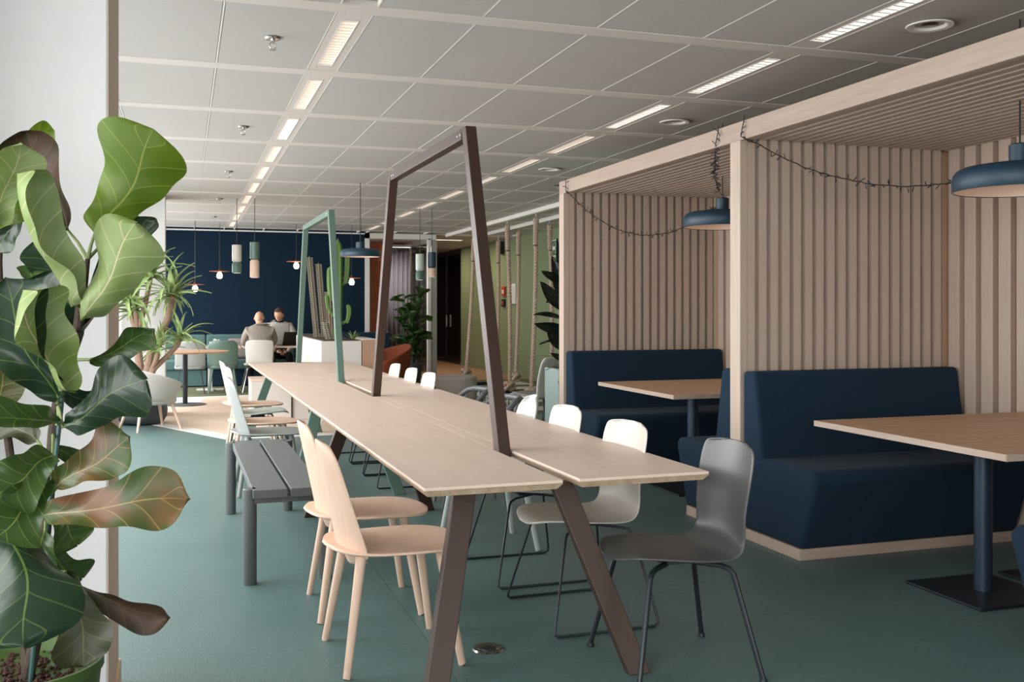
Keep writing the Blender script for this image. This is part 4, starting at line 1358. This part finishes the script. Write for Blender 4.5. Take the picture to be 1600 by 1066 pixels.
MB().box(-0.004, 0.474, -0.004, 0.504, 0.50, 0.53).build('lid', M_['birch'], bx, smooth=None, bevel=0.003)
b2 = thing('white_cabinet', 'plain white cabinet under the far end of the table', 'cabinet', (1.25, 12.25, 0))
MB().box(0, 0.32, 0, 0.6, 0.0, 0.64).build('body', M_['planter_white'], b2, smooth=None, bevel=0.004)
MB().box(0.02, 0.30, -0.012, 0.0, 0.03, 0.61).build('door', M_['planter_white'], b2, smooth=None, bevel=0.003)


def cactus_col(m, c, top, r, ribs=8, bend=(0, 0), z0=None, n=14, depth=0.22):
    base = Vector(c)
    topv = Vector(top)
    rows = []
    for j in range(n + 1):
        q = j / n
        p = base.lerp(topv, q) + Vector((bend[0], bend[1], 0)) * math.sin(q * PI)
        taper = math.sqrt(max(0.0, 1 - max(0, (q - 0.86) / 0.14) ** 2)) * (0.82 + 0.18 * math.sin(min(1, q * 1.6) * PI / 2))
        row = []
        for k in range(ribs * 4):
            a = 2 * PI * k / (ribs * 4)
            rr = r * taper * (1 - depth * (0.5 - 0.5 * math.cos(a * ribs)))
            row.append((p.x + rr * math.cos(a), p.y + rr * math.sin(a), p.z))
        rows.append(row)
    nn = ribs * 4
    vs_ = [v for row in rows for v in row]
    fs_ = [(j * nn + k, j * nn + (k + 1) % nn, (j + 1) * nn + (k + 1) % nn, (j + 1) * nn + k) for j in range(n) for k in range(nn)]
    m.add(vs_, fs_)
    return m


def spines(base, top, r, ribs, n=56):
    sp = MB()
    b, t_ = Vector(base), Vector(top)
    for k in range(ribs):
        a = 2 * PI * k / ribs
        for j in range(n):
            p = b.lerp(t_, (j + 0.5) / n * 0.97) + Vector((math.cos(a), math.sin(a), 0)) * r * 0.97
            for w in (-0.7, 0, 0.7):
                d = Vector((math.cos(a + w), math.sin(a + w), 0.3))
                e1 = Vector((-math.sin(a), math.cos(a), 0)) * 0.0045
                sp.add([p - e1, p + e1, p + d * 0.017, p + Vector((0, 0, 0.010))], [(0, 1, 2), (1, 3, 2), (3, 0, 2)])
    return sp


ct = thing('column_cactus', 'spiny grey column cactus pair leaning behind the green frame', 'cactus', (1.76, 13.3, 0.985))
for (bx_, tx_, tz_) in ((-0.09, -0.19, 1.09), (0.01, -0.07, 1.0), (0.09, 0.05, 0.62)):
    cl = cactus_col(MB(), (bx_, 0, 0), (tx_, 0.0, tz_), 0.033, 7).build('column', M_['cactus_pale'], ct, smooth=60)
    s_ = spines((bx_, 0, 0), (tx_, 0, tz_), 0.033, 7).build('spines', M_['spine'], cl, smooth=None)
    s_['kind'] = 'stuff'
cg = thing('branched_cactus', 'tall green branched cactus beside the green frame post', 'cactus', (1.846, 12.6, 0.985))
for (p0, p1, bd, rr) in (((0.0, 0, 0), (0.0, 0, 1.27), (0, 0), 0.060), ((-0.08, 0, 0.5), (-0.09, 0, 0.92), (-0.01, 0), 0.045), ((-0.085, 0, 0.32), (-0.14, 0, 0.56), (-0.02, 0), 0.024),
                         ((0.11, 0, 0.20), (0.13, 0, 0.44), (0.02, 0), 0.032), ((0.10, 0.02, 0.70), (0.12, 0.02, 1.08), (0.01, 0), 0.036)):
    cactus_col(MB(), p0, p1, rr, 6, bd).build('column', M_['cactus'], cg, smooth=60)
MB().tube([(0.0, 0, 0.26), (-0.085, 0, 0.33)], 0.02, 8).tube([(0.0, 0, 0.18), (0.11, 0, 0.22)], 0.022, 8).tube([(0.0, 0, 0.46), (-0.08, 0, 0.52)], 0.03, 8).tube([(0.0, 0.01, 0.66), (0.10, 0.02, 0.72)], 0.024, 8).build('joint', M_['cactus'], cg)
for i, (x, y, lab) in enumerate(((1.80, 12.85, 'small spiky succulent tuft left of the green cactus'), (2.0, 12.35, 'small spiky succulent tuft right of the green cactus'))):
    t = thing('succulent', lab, 'plant', (x, y, 0.985), 0, 'succulents in the planter')
    for k in range(14):
        inst('leaf', ym[0], t, (0, 0, 0.0), (0, -rnd.uniform(0.5, 1.4), k * 2.4), (0.28, 0.5, 0.28))
t = thing('small_cactus', 'short round-topped cactus between the two tall cacti', 'cactus', (1.72, 12.45, 0.985))
cactus_col(MB(), (0, 0, 0), (-0.05, 0, 0.22), 0.045, 8).build('body', M_['cactus_pale'], t, smooth=60)
spines((0, 0, 0), (-0.05, 0, 0.22), 0.045, 8, 10).build('spines', M_['spine'], t, smooth=None)['kind'] = 'stuff'

# ================================================================== FAR END OF THE HALL
# grey shell armchair on wooden legs
ac = thing('lounge_chair', 'pale grey upholstered lounge chair on splayed beech legs by the yucca', 'armchair', (-0.36, 12.02, 0), math.radians(24))


def tub(u, v):
    a = math.radians(-128 + 256 * u)          # 0 = rear
    e = abs(a) / math.radians(128)
    top = 0.80 - 0.27 * e ** 1.3
    z = 0.33 + (top - 0.33) * v
    r = 0.25 + 0.13 * v ** 0.7
    x = -0.02 - r * math.cos(a) * (1.0 + 0.16 * v)
    return (x, r * 1.02 * math.sin(a), z)


MB().grid(26, 8, tub).build('tub_shell', M_['grey_fabric'], ac, smooth=180, solid=0.035, sub=1)
MB().prism([(-0.03 + 0.30 * math.copysign(abs(math.cos(a)) ** 0.75, math.cos(a)), 0.27 * math.copysign(abs(math.sin(a)) ** 0.75, math.sin(a))) for a in [2 * PI * k / 32 for k in range(32)]], 0.29, 0.42).build('seat', M_['grey_fabric'], ac, bevel=0.035, seg=4)
for sx in (-1, 1):
    for s in (-1, 1):
        MB().tube([(sx * 0.17, s * 0.17, 0.31), (sx * 0.25, s * 0.26, 0.0)], [0.021, 0.013], 12).build('leg', M_['beech'], ac)

# round dark table
rt = thing('round_table', 'round dark pedestal table behind the lounge chair', 'table', (0.02, 14.83, 0))
MB().lathe([(0, 0.745), (0.58, 0.745), (0.60, 0.757), (0.60, 0.765), (0, 0.770)], 48).build('tabletop', M_['tan_panel'], rt, smooth=40)
MB().lathe([(0.035, 0.02), (0.035, 0.745)], 20).build('pole', M_['black_metal'], rt)
MB().lathe([(0.29, 0.006), (0.285, 0.014), (0.05, 0.024), (0.0, 0.024)], 36).build('base', M_['slate_pot'], rt)

# wall bench along the navy wall
wbn = thing('banquette_bench', 'long teal and navy upholstered bench along the navy wall', 'bench', (-0.4, 18.0, 0))
for i, x in enumerate((0.0, 0.78, 1.56, 2.34)):
    MB().box(x + 0.005, x + 0.775, 0.58, 0.82, 0.46, 0.90).build('backrest', M_['teal_fabric'], wbn, bevel=0.03, seg=3)
    MB().box(x + 0.005, x + 0.775, 0.06, 0.62, 0.30, 0.47).build('seat_cushion', M_['teal_fabric'], wbn, bevel=0.03, seg=3)
    MB().box(x + 0.002, x + 0.778, 0.10, 0.80, 0.02, 0.30).build('front_panel', M_['navy_fabric'] if i else M_['teal_fabric'], wbn, bevel=0.008)
w2 = thing('banquette_bench', 'navy upholstered bench end right of the cactus planter', 'bench', (2.8, 17.95, 0))
MB().box(0, 0.9, 0.5, 0.8, 0.2, 0.92).build('backrest', M_['navy_fabric'], w2, bevel=0.03, seg=3)
MB().box(0, 0.9, 0.0, 0.5, 0.1, 0.46).build('seat_cushion', M_['navy_fabric'], w2, bevel=0.03, seg=3)


def ped_table(label, x, y, w, d, z):
    t = thing('pedestal_table', label, 'table', (x, y, 0), 0, 'tables by the wall bench')
    MB().box(-w / 2, w / 2, -d / 2, d / 2, z - 0.028, z).build('tabletop', M_['birch'], t, smooth=None, bevel=0.003)
    MB().box(-0.035, 0.035, -0.03, 0.03, 0.03, z - 0.03).build('column', M_['white_paint'], t, smooth=None, bevel=0.006)
    MB().box(-0.22, 0.22, -0.05, 0.05, 0.0, 0.03).box(-0.05, 0.05, -0.25, 0.25, 0.0, 0.03).build('foot', M_['white_paint'], t, smooth=None)


ped_table('pale wood table with white pedestal left of the seated men', 0.42, 17.35, 0.95, 0.7, 0.735)
ped_table('pale wood table with white pedestal where the men sit', 1.42, 17.35, 0.95, 0.7, 0.735)
t = thing('tissue_box', 'small white tissue box on the left pedestal table', 'box', (0.52, 17.35, 0.735))
MB().box(-0.11, 0.11, -0.06, 0.06, 0.0, 0.075).build('carton', M_['white_paint'], t, smooth=None, bevel=0.004)
MB().grid(6, 4, lambda u, v: (-0.05 + 0.1 * u, 0.012 * math.sin(u * 9), 0.075 + 0.05 * v * (0.8 + 0.2 * math.sin(u * 7)))).build('tissue', M_['white_plastic'], t, smooth=180, solid=0.002)
t = thing('coffee_cup', 'white coffee cup left of the men on their table', 'cup', (0.99, 17.30, 0.735))
MB().lathe([(0.025, 0.0), (0.036, 0.01), (0.044, 0.085), (0.040, 0.085), (0.033, 0.014), (0, 0.012)], 20).build('bowl', M_['white_plastic'], t)
MB().tube([(-0.04, 0, 0.07), (-0.066, 0, 0.064), (-0.068, 0, 0.035), (-0.037, 0, 0.025)], 0.005, 6).build('handle', M_['white_plastic'], t)
lp = thing('laptop', 'black open laptop seen from behind on the table', 'laptop', (1.74, 17.30, 0.735), math.radians(20))
MB().box(-0.17, 0.17, -0.02, 0.22, 0.0, 0.016).build('keyboard_base', M_['screen'], lp, smooth=None, bevel=0.004)
MB().hexa([(-0.17, -0.02, 0.016), (0.17, -0.02, 0.016), (0.17, -0.012, 0.016), (-0.17, -0.012, 0.016)], [(-0.17, -0.10, 0.235), (0.17, -0.10, 0.235), (0.17, -0.092, 0.235), (-0.17, -0.092, 0.235)]).build('lid', M_['screen'], lp, smooth=None, bevel=0.003)


def soft_chair(label, loc, rz, wire):
    t = thing('soft_chair', label, 'chair', loc, rz, 'sage upholstered chairs')
    mt = M_['teal_fabric'] if not wire else M_['sage']

    def bk(u, v):
        q = 2 * u - 1
        hw = 0.235 * (1 - 0.35 * max(0, (v - 0.8) / 0.2) ** 2)
        return (-0.20 - 0.05 * v + 0.06 * q * q, q * hw, 0.44 + 0.42 * v)
    MB().grid(10, 10, bk).build('backrest', M_['green_metal'] if not wire else M_['sage'], t, smooth=180, solid=0.035, sub=1)
    MB().prism([(0.02 + 0.23 * math.copysign(abs(math.cos(a)) ** 0.6, math.cos(a)), 0.24 * math.copysign(abs(math.sin(a)) ** 0.6, math.sin(a))) for a in [2 * PI * k / 28 for k in range(28)]], 0.40, 0.47).build('seat', M_['green_metal'] if not wire else M_['sage'], t, bevel=0.02, seg=3)
    for sx in (-1, 1):
        for s in (-1, 1):
            MB().tube([(sx * 0.15, s * 0.16, 0.41), (sx * 0.22, s * 0.22, 0.0)], 0.008 if wire else [0.02, 0.014], 10).build('leg', M_['black_metal'] if wire else M_['green_metal'], t)


soft_chair('green upholstered chair with green legs at the left pedestal table', (0.60, 16.78, 0), PI / 2, False)
soft_chair('pale sage chair with thin dark legs partly behind the yucca', (0.10, 16.75, 0), PI / 2, True)
shell_chair('white shell chair on thin legs behind the man in grey', M_['white_plastic'], 'legs', (1.17, 16.86, 0), PI / 2, 'shell chairs by the wall bench', M_['chrome'])
cu = thing('seat_cushion', 'dark taupe cushion on the wall bench beside the man', 'cushion', (0.98, 18.40, 0.475))
MB().box(-0.24, 0.24, -0.07, 0.07, 0.0, 0.36).build('cover', M_['taupe_fabric'], cu, bevel=0.06, seg=4)
MB().tube([(-0.22, 0, 0.02), (0.22, 0, 0.02), (0.22, 0, 0.34), (-0.22, 0, 0.34)], 0.006, 6, closed=True).build('piping', M_['slate_pot'], cu)


# ------------------------------------------------------------------ people
def skin_obj(name, mat, parent, verts, edges, radii, sub=2):
    me = bpy.data.meshes.new(name)
    me.from_pydata(verts, edges, [])
    me.materials.append(mat)
    o = bpy.data.objects.new(name, me)
    COL.objects.link(o)
    o.parent = parent
    sk = o.modifiers.new('skin', 'SKIN')
    sk.use_smooth_shade = True
    for i, r in enumerate(radii):
        d = me.skin_vertices[0].data[i]
        d.radius = r if isinstance(r, tuple) else (r, r)
    me.skin_vertices[0].data[0].use_root = True
    s = o.modifiers.new('sub', 'SUBSURF')
    s.levels = s.render_levels = sub
    return o


def chain(lists):
    """lists of (point, radius); the first point of later chains may be an index into the earlier points"""
    V, E, R = [], [], []
    for ch in lists:
        prev = None
        for it in ch:
            if isinstance(it, int):
                prev = it
                continue
            V.append(it[0])
            R.append(it[1])
            if prev is not None:
                E.append((prev, len(V) - 1))
            prev = len(V) - 1
    return V, E, R


def head(parent, c, rx, ry, rz, tilt, yaw, hairmat=None):
    """head with brow, nose, chin, ears; returns the mesh object (local, +x is the face direction)"""
    m = MB()

    def f(u, v):
        a = 2 * PI * u
        b = PI * v - PI / 2
        x, y_, z = math.cos(b) * math.cos(a), math.cos(b) * math.sin(a), math.sin(b)
        fx = rx * (1.0 if x < 0 else 0.92)
        X, Y_, Z = fx * x, ry * y_, rz * z
        if z < 0:
            k = 1 + 0.30 * z
            Y_ *= k
            X *= 1 + 0.12 * z
            if x > 0:
                X += 0.016 * (-z)
        fr = max(0, x) ** 6
        nose = math.exp(-((z + 0.14) / 0.16) ** 2 - (y_ / 0.16) ** 2) * fr
        X += 0.024 * nose
        eyes = sum(math.exp(-((z - 0.10) / 0.10) ** 2 - ((y_ - e) / 0.16) ** 2) for e in (-0.34, 0.34)) * max(0, x) ** 3
        X -= 0.012 * eyes
        X += 0.006 * math.exp(-((z - 0.26) / 0.10) ** 2) * max(0, x) ** 3
        X += 0.006 * math.exp(-((z + 0.46) / 0.07) ** 2 - (y_ / 0.25) ** 2) * fr
        return (X, Y_, Z)
    m.grid(28, 20, f)
    o = m.build('head', M_['skin'], parent, smooth=180, fix=True)
    o.location = c
    o.rotation_euler = (0, tilt, yaw)
    e = MB()
    for s in (-1, 1):
        e.lathe([(0.0, -0.009), (0.02, -0.007), (0.028, 0.0), (0.02, 0.008), (0.0, 0.006)], 12)
        for i in range(len(e.v) - 60, len(e.v)):
            a, b_, c_ = e.v[i]
            e.v[i] = (a * 0.7 - 0.012, s * (ry * 0.96 + c_), b_ * 1.15 - 0.012)
    e.build('ears', M_['skin'], o, smooth=60)
    if hairmat:
        h = MB()

        def hf(u, v):
            a = 2 * PI * u
            lo = 0.72 if math.cos(a) > 0.35 else (-0.30 if math.cos(a) < -0.1 else 0.25)
            b = lo + (PI / 2 - lo) * v
            k = 1.06 + 0.035 * math.sin(a * 9) * (1 - v)
            x, y_, z = math.cos(b) * math.cos(a), math.cos(b) * math.sin(a), math.sin(b)
            return (rx * k * x, ry * k * y_, rz * (k + 0.03) * z)
        h.grid(28, 8, hf)
        h.build('hair', hairmat, o, smooth=180, solid=0.006)
    ey = MB()
    for s in (-1, 1):
        ey.lathe([(0.0, -0.006), (0.006, -0.004), (0.0075, 0.0), (0.006, 0.004), (0.0, 0.006)], 8, (rx * 0.86, s * 0.030, 0.012))
    ey.build('eyes', M_['screen'], o, smooth=60)
    return o


def hand(parent, wrist, fdir, side, mat):
    """palm with four curled fingers and a thumb, as short chains rooted inside the palm"""
    w, f = Vector(wrist), Vector(fdir).normalized()
    s = Vector(side).normalized()
    up = f.cross(s).normalized()
    P = [(tuple(w), 0.024), (tuple(w + f * 0.045), (0.036, 0.020)), (tuple(w + f * 0.085), (0.036, 0.017))]
    V, E, R = chain([P])
    for k, L_ in ((-1.5, 0.060), (-0.5, 0.070), (0.5, 0.066), (1.5, 0.052)):
        b = w + f * 0.082 + s * (k * 0.018)
        i0 = len(V)
        V += [tuple(b), tuple(b + f * L_ * 0.5 - up * 0.012), tuple(b + f * L_ * 0.75 - up * 0.038)]
        R += [0.009, 0.009, 0.0075]
        E += [(2, i0), (i0, i0 + 1), (i0 + 1, i0 + 2)]
    b = w + f * 0.03 + s * 0.03
    i0 = len(V)
    V += [tuple(b), tuple(b + f * 0.03 + s * 0.022 - up * 0.012), tuple(b + f * 0.055 + s * 0.02 - up * 0.03)]
    R += [0.011, 0.010, 0.008]
    E += [(1, i0), (i0, i0 + 1), (i0 + 1, i0 + 2)]
    return skin_obj('hand', mat, parent, V, E, R, 1)


# man with his back to the camera, grey jumper, sitting on the white chair (faces +Y)
p1 = thing('person', 'bald man in a grey jumper seated with his back to the camera', 'person', (1.20, 16.92, 0))
V, E, R = chain([[((0, -0.02, 0.50), (0.17, 0.13)), ((0, -0.03, 0.64), (0.165, 0.12)), ((0, 0.0, 0.80), (0.18, 0.125)), ((0, 0.06, 0.96), (0.195, 0.13)), ((0, 0.11, 1.06), (0.15, 0.10)), ((0, 0.14, 1.115), (0.07, 0.07))],
                 [3, ((-0.19, 0.10, 1.01), 0.075), ((-0.245, 0.16, 0.86), 0.058), ((-0.25, 0.27, 0.77), 0.05), ((-0.14, 0.42, 0.785), 0.038)],
                 [3, ((0.19, 0.10, 1.01), 0.075), ((0.25, 0.17, 0.86), 0.058), ((0.24, 0.29, 0.77), 0.05), ((0.12, 0.42, 0.785), 0.038)]])
b1 = skin_obj('torso_and_arms', M_['grey_knit'], p1, V, E, R)
b1['label'] = 'grey knitted jumper'
V, E, R = chain([[((0, -0.02, 0.52), (0.16, 0.12))], [0, ((-0.11, 0.06, 0.53), 0.09), ((-0.13, 0.38, 0.52), 0.068), ((-0.13, 0.40, 0.28), 0.052), ((-0.13, 0.36, 0.07), 0.042)],
                 [0, ((0.11, 0.06, 0.53), 0.09), ((0.13, 0.38, 0.52), 0.068), ((0.13, 0.40, 0.28), 0.052), ((0.13, 0.36, 0.07), 0.042)]])
skin_obj('trousers', M_['dark_cloth'], p1, V, E, R)
for s in (-1, 1):
    MB().prism([(s * 0.13 + 0.045 * math.cos(a), 0.40 + 0.12 * math.sin(a)) for a in [2 * PI * k / 16 for k in range(16)]], 0.006, 0.075).build('shoe', M_['screen'], p1, bevel=0.02, seg=3)
    hand(p1, (s * 0.12, 0.43, 0.79), (-s * 0.6, 0.8, 0.0), (s * 0.8, 0.6, 0), M_['skin'])
MB().tube([(0, 0.13, 1.09), (0, 0.17, 1.16)], [0.062, 0.055], 14).build('neck', M_['skin'], p1)
h = head(p1, (0.0, 0.205, 1.205), 0.102, 0.078, 0.118, math.radians(38), PI / 2 - 0.25)
MB().tube([(0.085, 0.0775, 0.005), (0.03, 0.082, 0.008), (-0.02, 0.084, 0.004)], 0.003, 6).tube([(0.085, -0.0775, 0.005), (0.03, -0.082, 0.008), (-0.02, -0.084, 0.004)], 0.003, 6).build('glasses', M_['screen'], h)

# man on the wall bench facing the camera, looking down at the laptop
p2 = thing('person', 'short-haired man in a light jumper facing the camera on the bench', 'person', (1.62, 18.22, 0))
V, E, R = chain([[((0, 0.06, 0.56), (0.17, 0.13)), ((0, 0.05, 0.70), (0.165, 0.12)), ((0, 0.0, 0.86), (0.18, 0.12)), ((0, -0.06, 1.02), (0.19, 0.12)), ((0, -0.10, 1.11), (0.13, 0.09)), ((0, -0.12, 1.155), (0.065, 0.065))],
                 [3, ((-0.18, -0.08, 1.06), 0.075), ((-0.245, -0.12, 0.90), 0.058), ((-0.23, -0.26, 0.74), 0.048), ((-0.09, -0.40, 0.62), 0.036)],
                 [3, ((0.18, -0.08, 1.06), 0.075), ((0.26, -0.10, 0.90), 0.058), ((0.25, -0.22, 0.74), 0.048), ((0.11, -0.38, 0.61), 0.036)]])
b2_ = skin_obj('torso_and_arms', M_['light_knit'], p2, V, E, R)
b2_['label'] = 'light grey jumper'
V, E, R = chain([[((0, 0.06, 0.56), (0.165, 0.12))], [0, ((-0.11, -0.02, 0.56), 0.09), ((-0.15, -0.36, 0.54), 0.068), ((-0.15, -0.40, 0.28), 0.052), ((-0.15, -0.38, 0.07), 0.042)],
                 [0, ((0.11, -0.02, 0.56), 0.09), ((0.15, -0.36, 0.54), 0.068), ((0.15, -0.40, 0.28), 0.052), ((0.15, -0.38, 0.07), 0.042)]])
skin_obj('trousers', M_['dark_cloth'], p2, V, E, R)
for s in (-1, 1):
    MB().prism([(s * 0.15 + 0.045 * math.cos(a), -0.43 + 0.12 * math.sin(a)) for a in [2 * PI * k / 16 for k in range(16)]], 0.006, 0.075).build('shoe', M_['screen'], p2, bevel=0.02, seg=3)
hand(p2, (-0.08, -0.41, 0.61), (0.9, -0.3, -0.2), (0.0, 0.3, 0.9), M_['skin'])
hand(p2, (0.10, -0.39, 0.60), (-0.9, -0.35, -0.2), (0.0, 0.3, 0.9), M_['skin'])
MB().tube([(0, -0.115, 1.14), (0, -0.14, 1.21)], [0.060, 0.054], 14).build('neck', M_['skin'], p2)
MB().tube([(0.066 * math.cos(a), -0.122 + 0.066 * math.sin(a), 1.155 + 0.02 * math.sin(a)) for a in [2 * PI * k / 16 for k in range(16)]], 0.016, 8, closed=True).build('collar', M_['dark_cloth'], p2)
head(p2, (-0.015, -0.185, 1.255), 0.102, 0.079, 0.122, math.radians(26), -PI / 2 - 0.45, M_['hair'])

# ------------------------------------------------------------------ lounge corner on the right
pf = thing('pouf', 'round light grey fabric pouf beside the ropes', 'pouf', (3.62, 13.45, 0))
MB().lathe([(0.27, 0.0), (0.285, 0.01), (0.285, 0.40), (0.275, 0.425), (0.25, 0.432), (0, 0.434)], 40).build('body', M_['pouf_fabric'], pf, smooth=50)
MB().lathe([(0.286, 0.395), (0.289, 0.40), (0.286, 0.405)], 40).build('piping', M_['grey_fabric'], pf)
tc_ = thing('tub_armchair', 'terracotta round tub armchair behind the white chairs', 'armchair', (3.30, 16.9, 0), math.radians(200))


def tub2(u, v):
    a = math.radians(-135 + 270 * u)
    e = abs(a) / math.radians(135)
    z = 0.16 + (0.76 - 0.30 * e ** 1.5 - 0.16) * v
    r = 0.34 + 0.07 * v
    return (-0.02 - r * math.cos(a), r * math.sin(a), z)


MB().grid(24, 6, tub2).build('tub_shell', M_['terracotta'], tc_, smooth=180, solid=0.05, sub=1)
MB().lathe([(0.30, 0.14), (0.33, 0.18), (0.33, 0.38), (0.29, 0.42), (0, 0.43)], 32).build('seat', M_['terracotta'], tc_, smooth=50)
MB().lathe([(0.22, 0.0), (0.22, 0.15), (0.0, 0.15)], 24).build('base', M_['black_metal'], tc_)
gc = thing('high_back_chair', 'grey panelled high back chair behind the pale teal planter', 'chair', (3.99, 10.9, 0), math.radians(118))


def hb(u, v):
    q = 2 * u - 1
    if v < 0.4:
        k = v / 0.4
        x, z = 0.26 - 0.44 * k, 0.36 - 0.02 * k + 0.02 * (1 - k) ** 4
    else:
        k = (v - 0.4) / 0.6
        x, z = -0.18 - 0.10 * k + 0.03 * math.sin(k * PI), 0.34 + 0.48 * k
    return (x + 0.03 * q * q, q * 0.30 * (1 - 0.12 * max(0, (v - 0.9) / 0.1) ** 2), z)


MB().grid(12, 26, hb).build('shell', M_['white_plastic'], gc, smooth=180, solid=0.02, sub=1)
MB().grid(12, 26, lambda u, v: tuple(Vector(hb(0.04 + 0.92 * u, 0.03 + 0.94 * v)) + (Vector((0.022, 0, 0)) if v > 0.4 else Vector((0, 0, 0.022))))).build('upholstery', M_['taupe_fabric'], gc, smooth=180, solid=0.02)
for sx in (-1, 1):
    for s in (-1, 1):
        MB().tube([(sx * 0.15, s * 0.18, 0.345), (sx * 0.24, s * 0.25, 0.0)], 0.011, 10).build('leg', M_['black_metal'], gc)


def rope(label, top, bot):
    t = thing('hanging_rope', label, 'rope', top, 0, 'thick knotted hanging ropes')
    T, B = Vector((0, 0, 0)), Vector(bot) - Vector(top)
    L_ = (B - T).length
    ax = (B - T).normalized()
    a = ax.orthogonal().normalized()
    b = ax.cross(a)
    for s in range(3):
        n = int(L_ / 0.025)
        pts = []
        for i in range(n + 1):
            q = i / n
            an = q * L_ / 0.14 * 2 * PI + s * 2 * PI / 3
            sway = Vector((0.02, 0, 0)) * math.sin(q * PI)
            pts.append(T.lerp(B, q) + sway + (a * math.cos(an) + b * math.sin(an)) * 0.019)
        MB().tube(pts, 0.0165, 6).build('strand', M_['rope'], t)
    # spliced eye at the top: thicker braid
    for s in range(3):
        pts = []
        for i in range(20):
            q = i / 19
            an = q * 3.2 * 2 * PI + s * 2 * PI / 3
            pts.append(T + ax * (0.02 + 0.40 * q) + (a * math.cos(an) + b * math.sin(an)) * (0.030 - 0.008 * q))
        MB().tube(pts, 0.017, 6).build('splice', M_['rope'], t)
    MB().tube([(0, 0, 0.0), (0, 0, 2.737 - top[2])], 0.012, 8).build('hook', M_['chrome'], t)
    MB().tube([T + ax * 0.41 + (a * math.cos(k * PI / 6) + b * math.sin(k * PI / 6)) * 0.034 for k in range(12)], 0.007, 6, closed=True).build('whipping', M_['black_wire'], t)
    # knot
    kn = []
    for i in range(48):
        q = 2 * PI * i / 48
        kn.append(B + Vector(((0.055 + 0.025 * math.cos(3 * q)) * math.cos(2 * q), (0.055 + 0.025 * math.cos(3 * q)) * math.sin(2 * q), 0.05 * math.sin(3 * q) + 0.03)))
    MB().tube(kn, 0.028, 8, closed=True).build('knot', M_['rope'], t)
    MB().tube([B + Vector((0, 0, 0.04)), B + Vector((0.02, 0, -0.03)), B + Vector((0.025, 0, -0.06))], 0.026, 8).build('tail', M_['rope'], t)


ROPES = ((4.80, 16.65, 2.60, 4.68, 16.75, 0.22, 'leftmost thick rope with end knot, left of the brown frame post'),
         (5.40, 17.15, 2.60, 5.38, 17.2, 0.15, 'thick rope hanging half hidden by the brown frame post'),
         (4.80, 14.78, 2.68, 4.84, 14.78, 0.13, 'thick rope just right of the brown frame post, front row'),
         (5.40, 16.0, 2.68, 5.36, 16.05, 0.17, 'thick rope before the white control box, back row'),
         (4.80, 13.44, 2.68, 4.72, 13.44, 0.14, 'thick rope with low heavy knot above the mint chair'),
         (5.40, 14.5, 2.68, 5.43, 14.5, 0.20, 'rightmost thick rope behind the rubber plant leaves'))
for (x, y, z, x1, y1, z1, lab) in ROPES:
    rope(lab, (x, y, z), (x1, y1, z1))
for i, (x, y, lab) in enumerate(((5.05, 17.0, 'black foam block on the striped floor left of brown post'), (4.98, 15.15, 'black foam block on the floor beside the rope knots'))):
    t = thing('foam_block', lab, 'block', (x, y, 0.008))
    MB().box(-0.13, 0.13, -0.09, 0.09, 0.0, 0.055).build('block', M_['screen'], t, bevel=0.02, seg=3)
    MB().box(-0.02, 0.02, -0.092, 0.092, 0.001, 0.058).build('strap', M_['black_metal'], t, smooth=None)
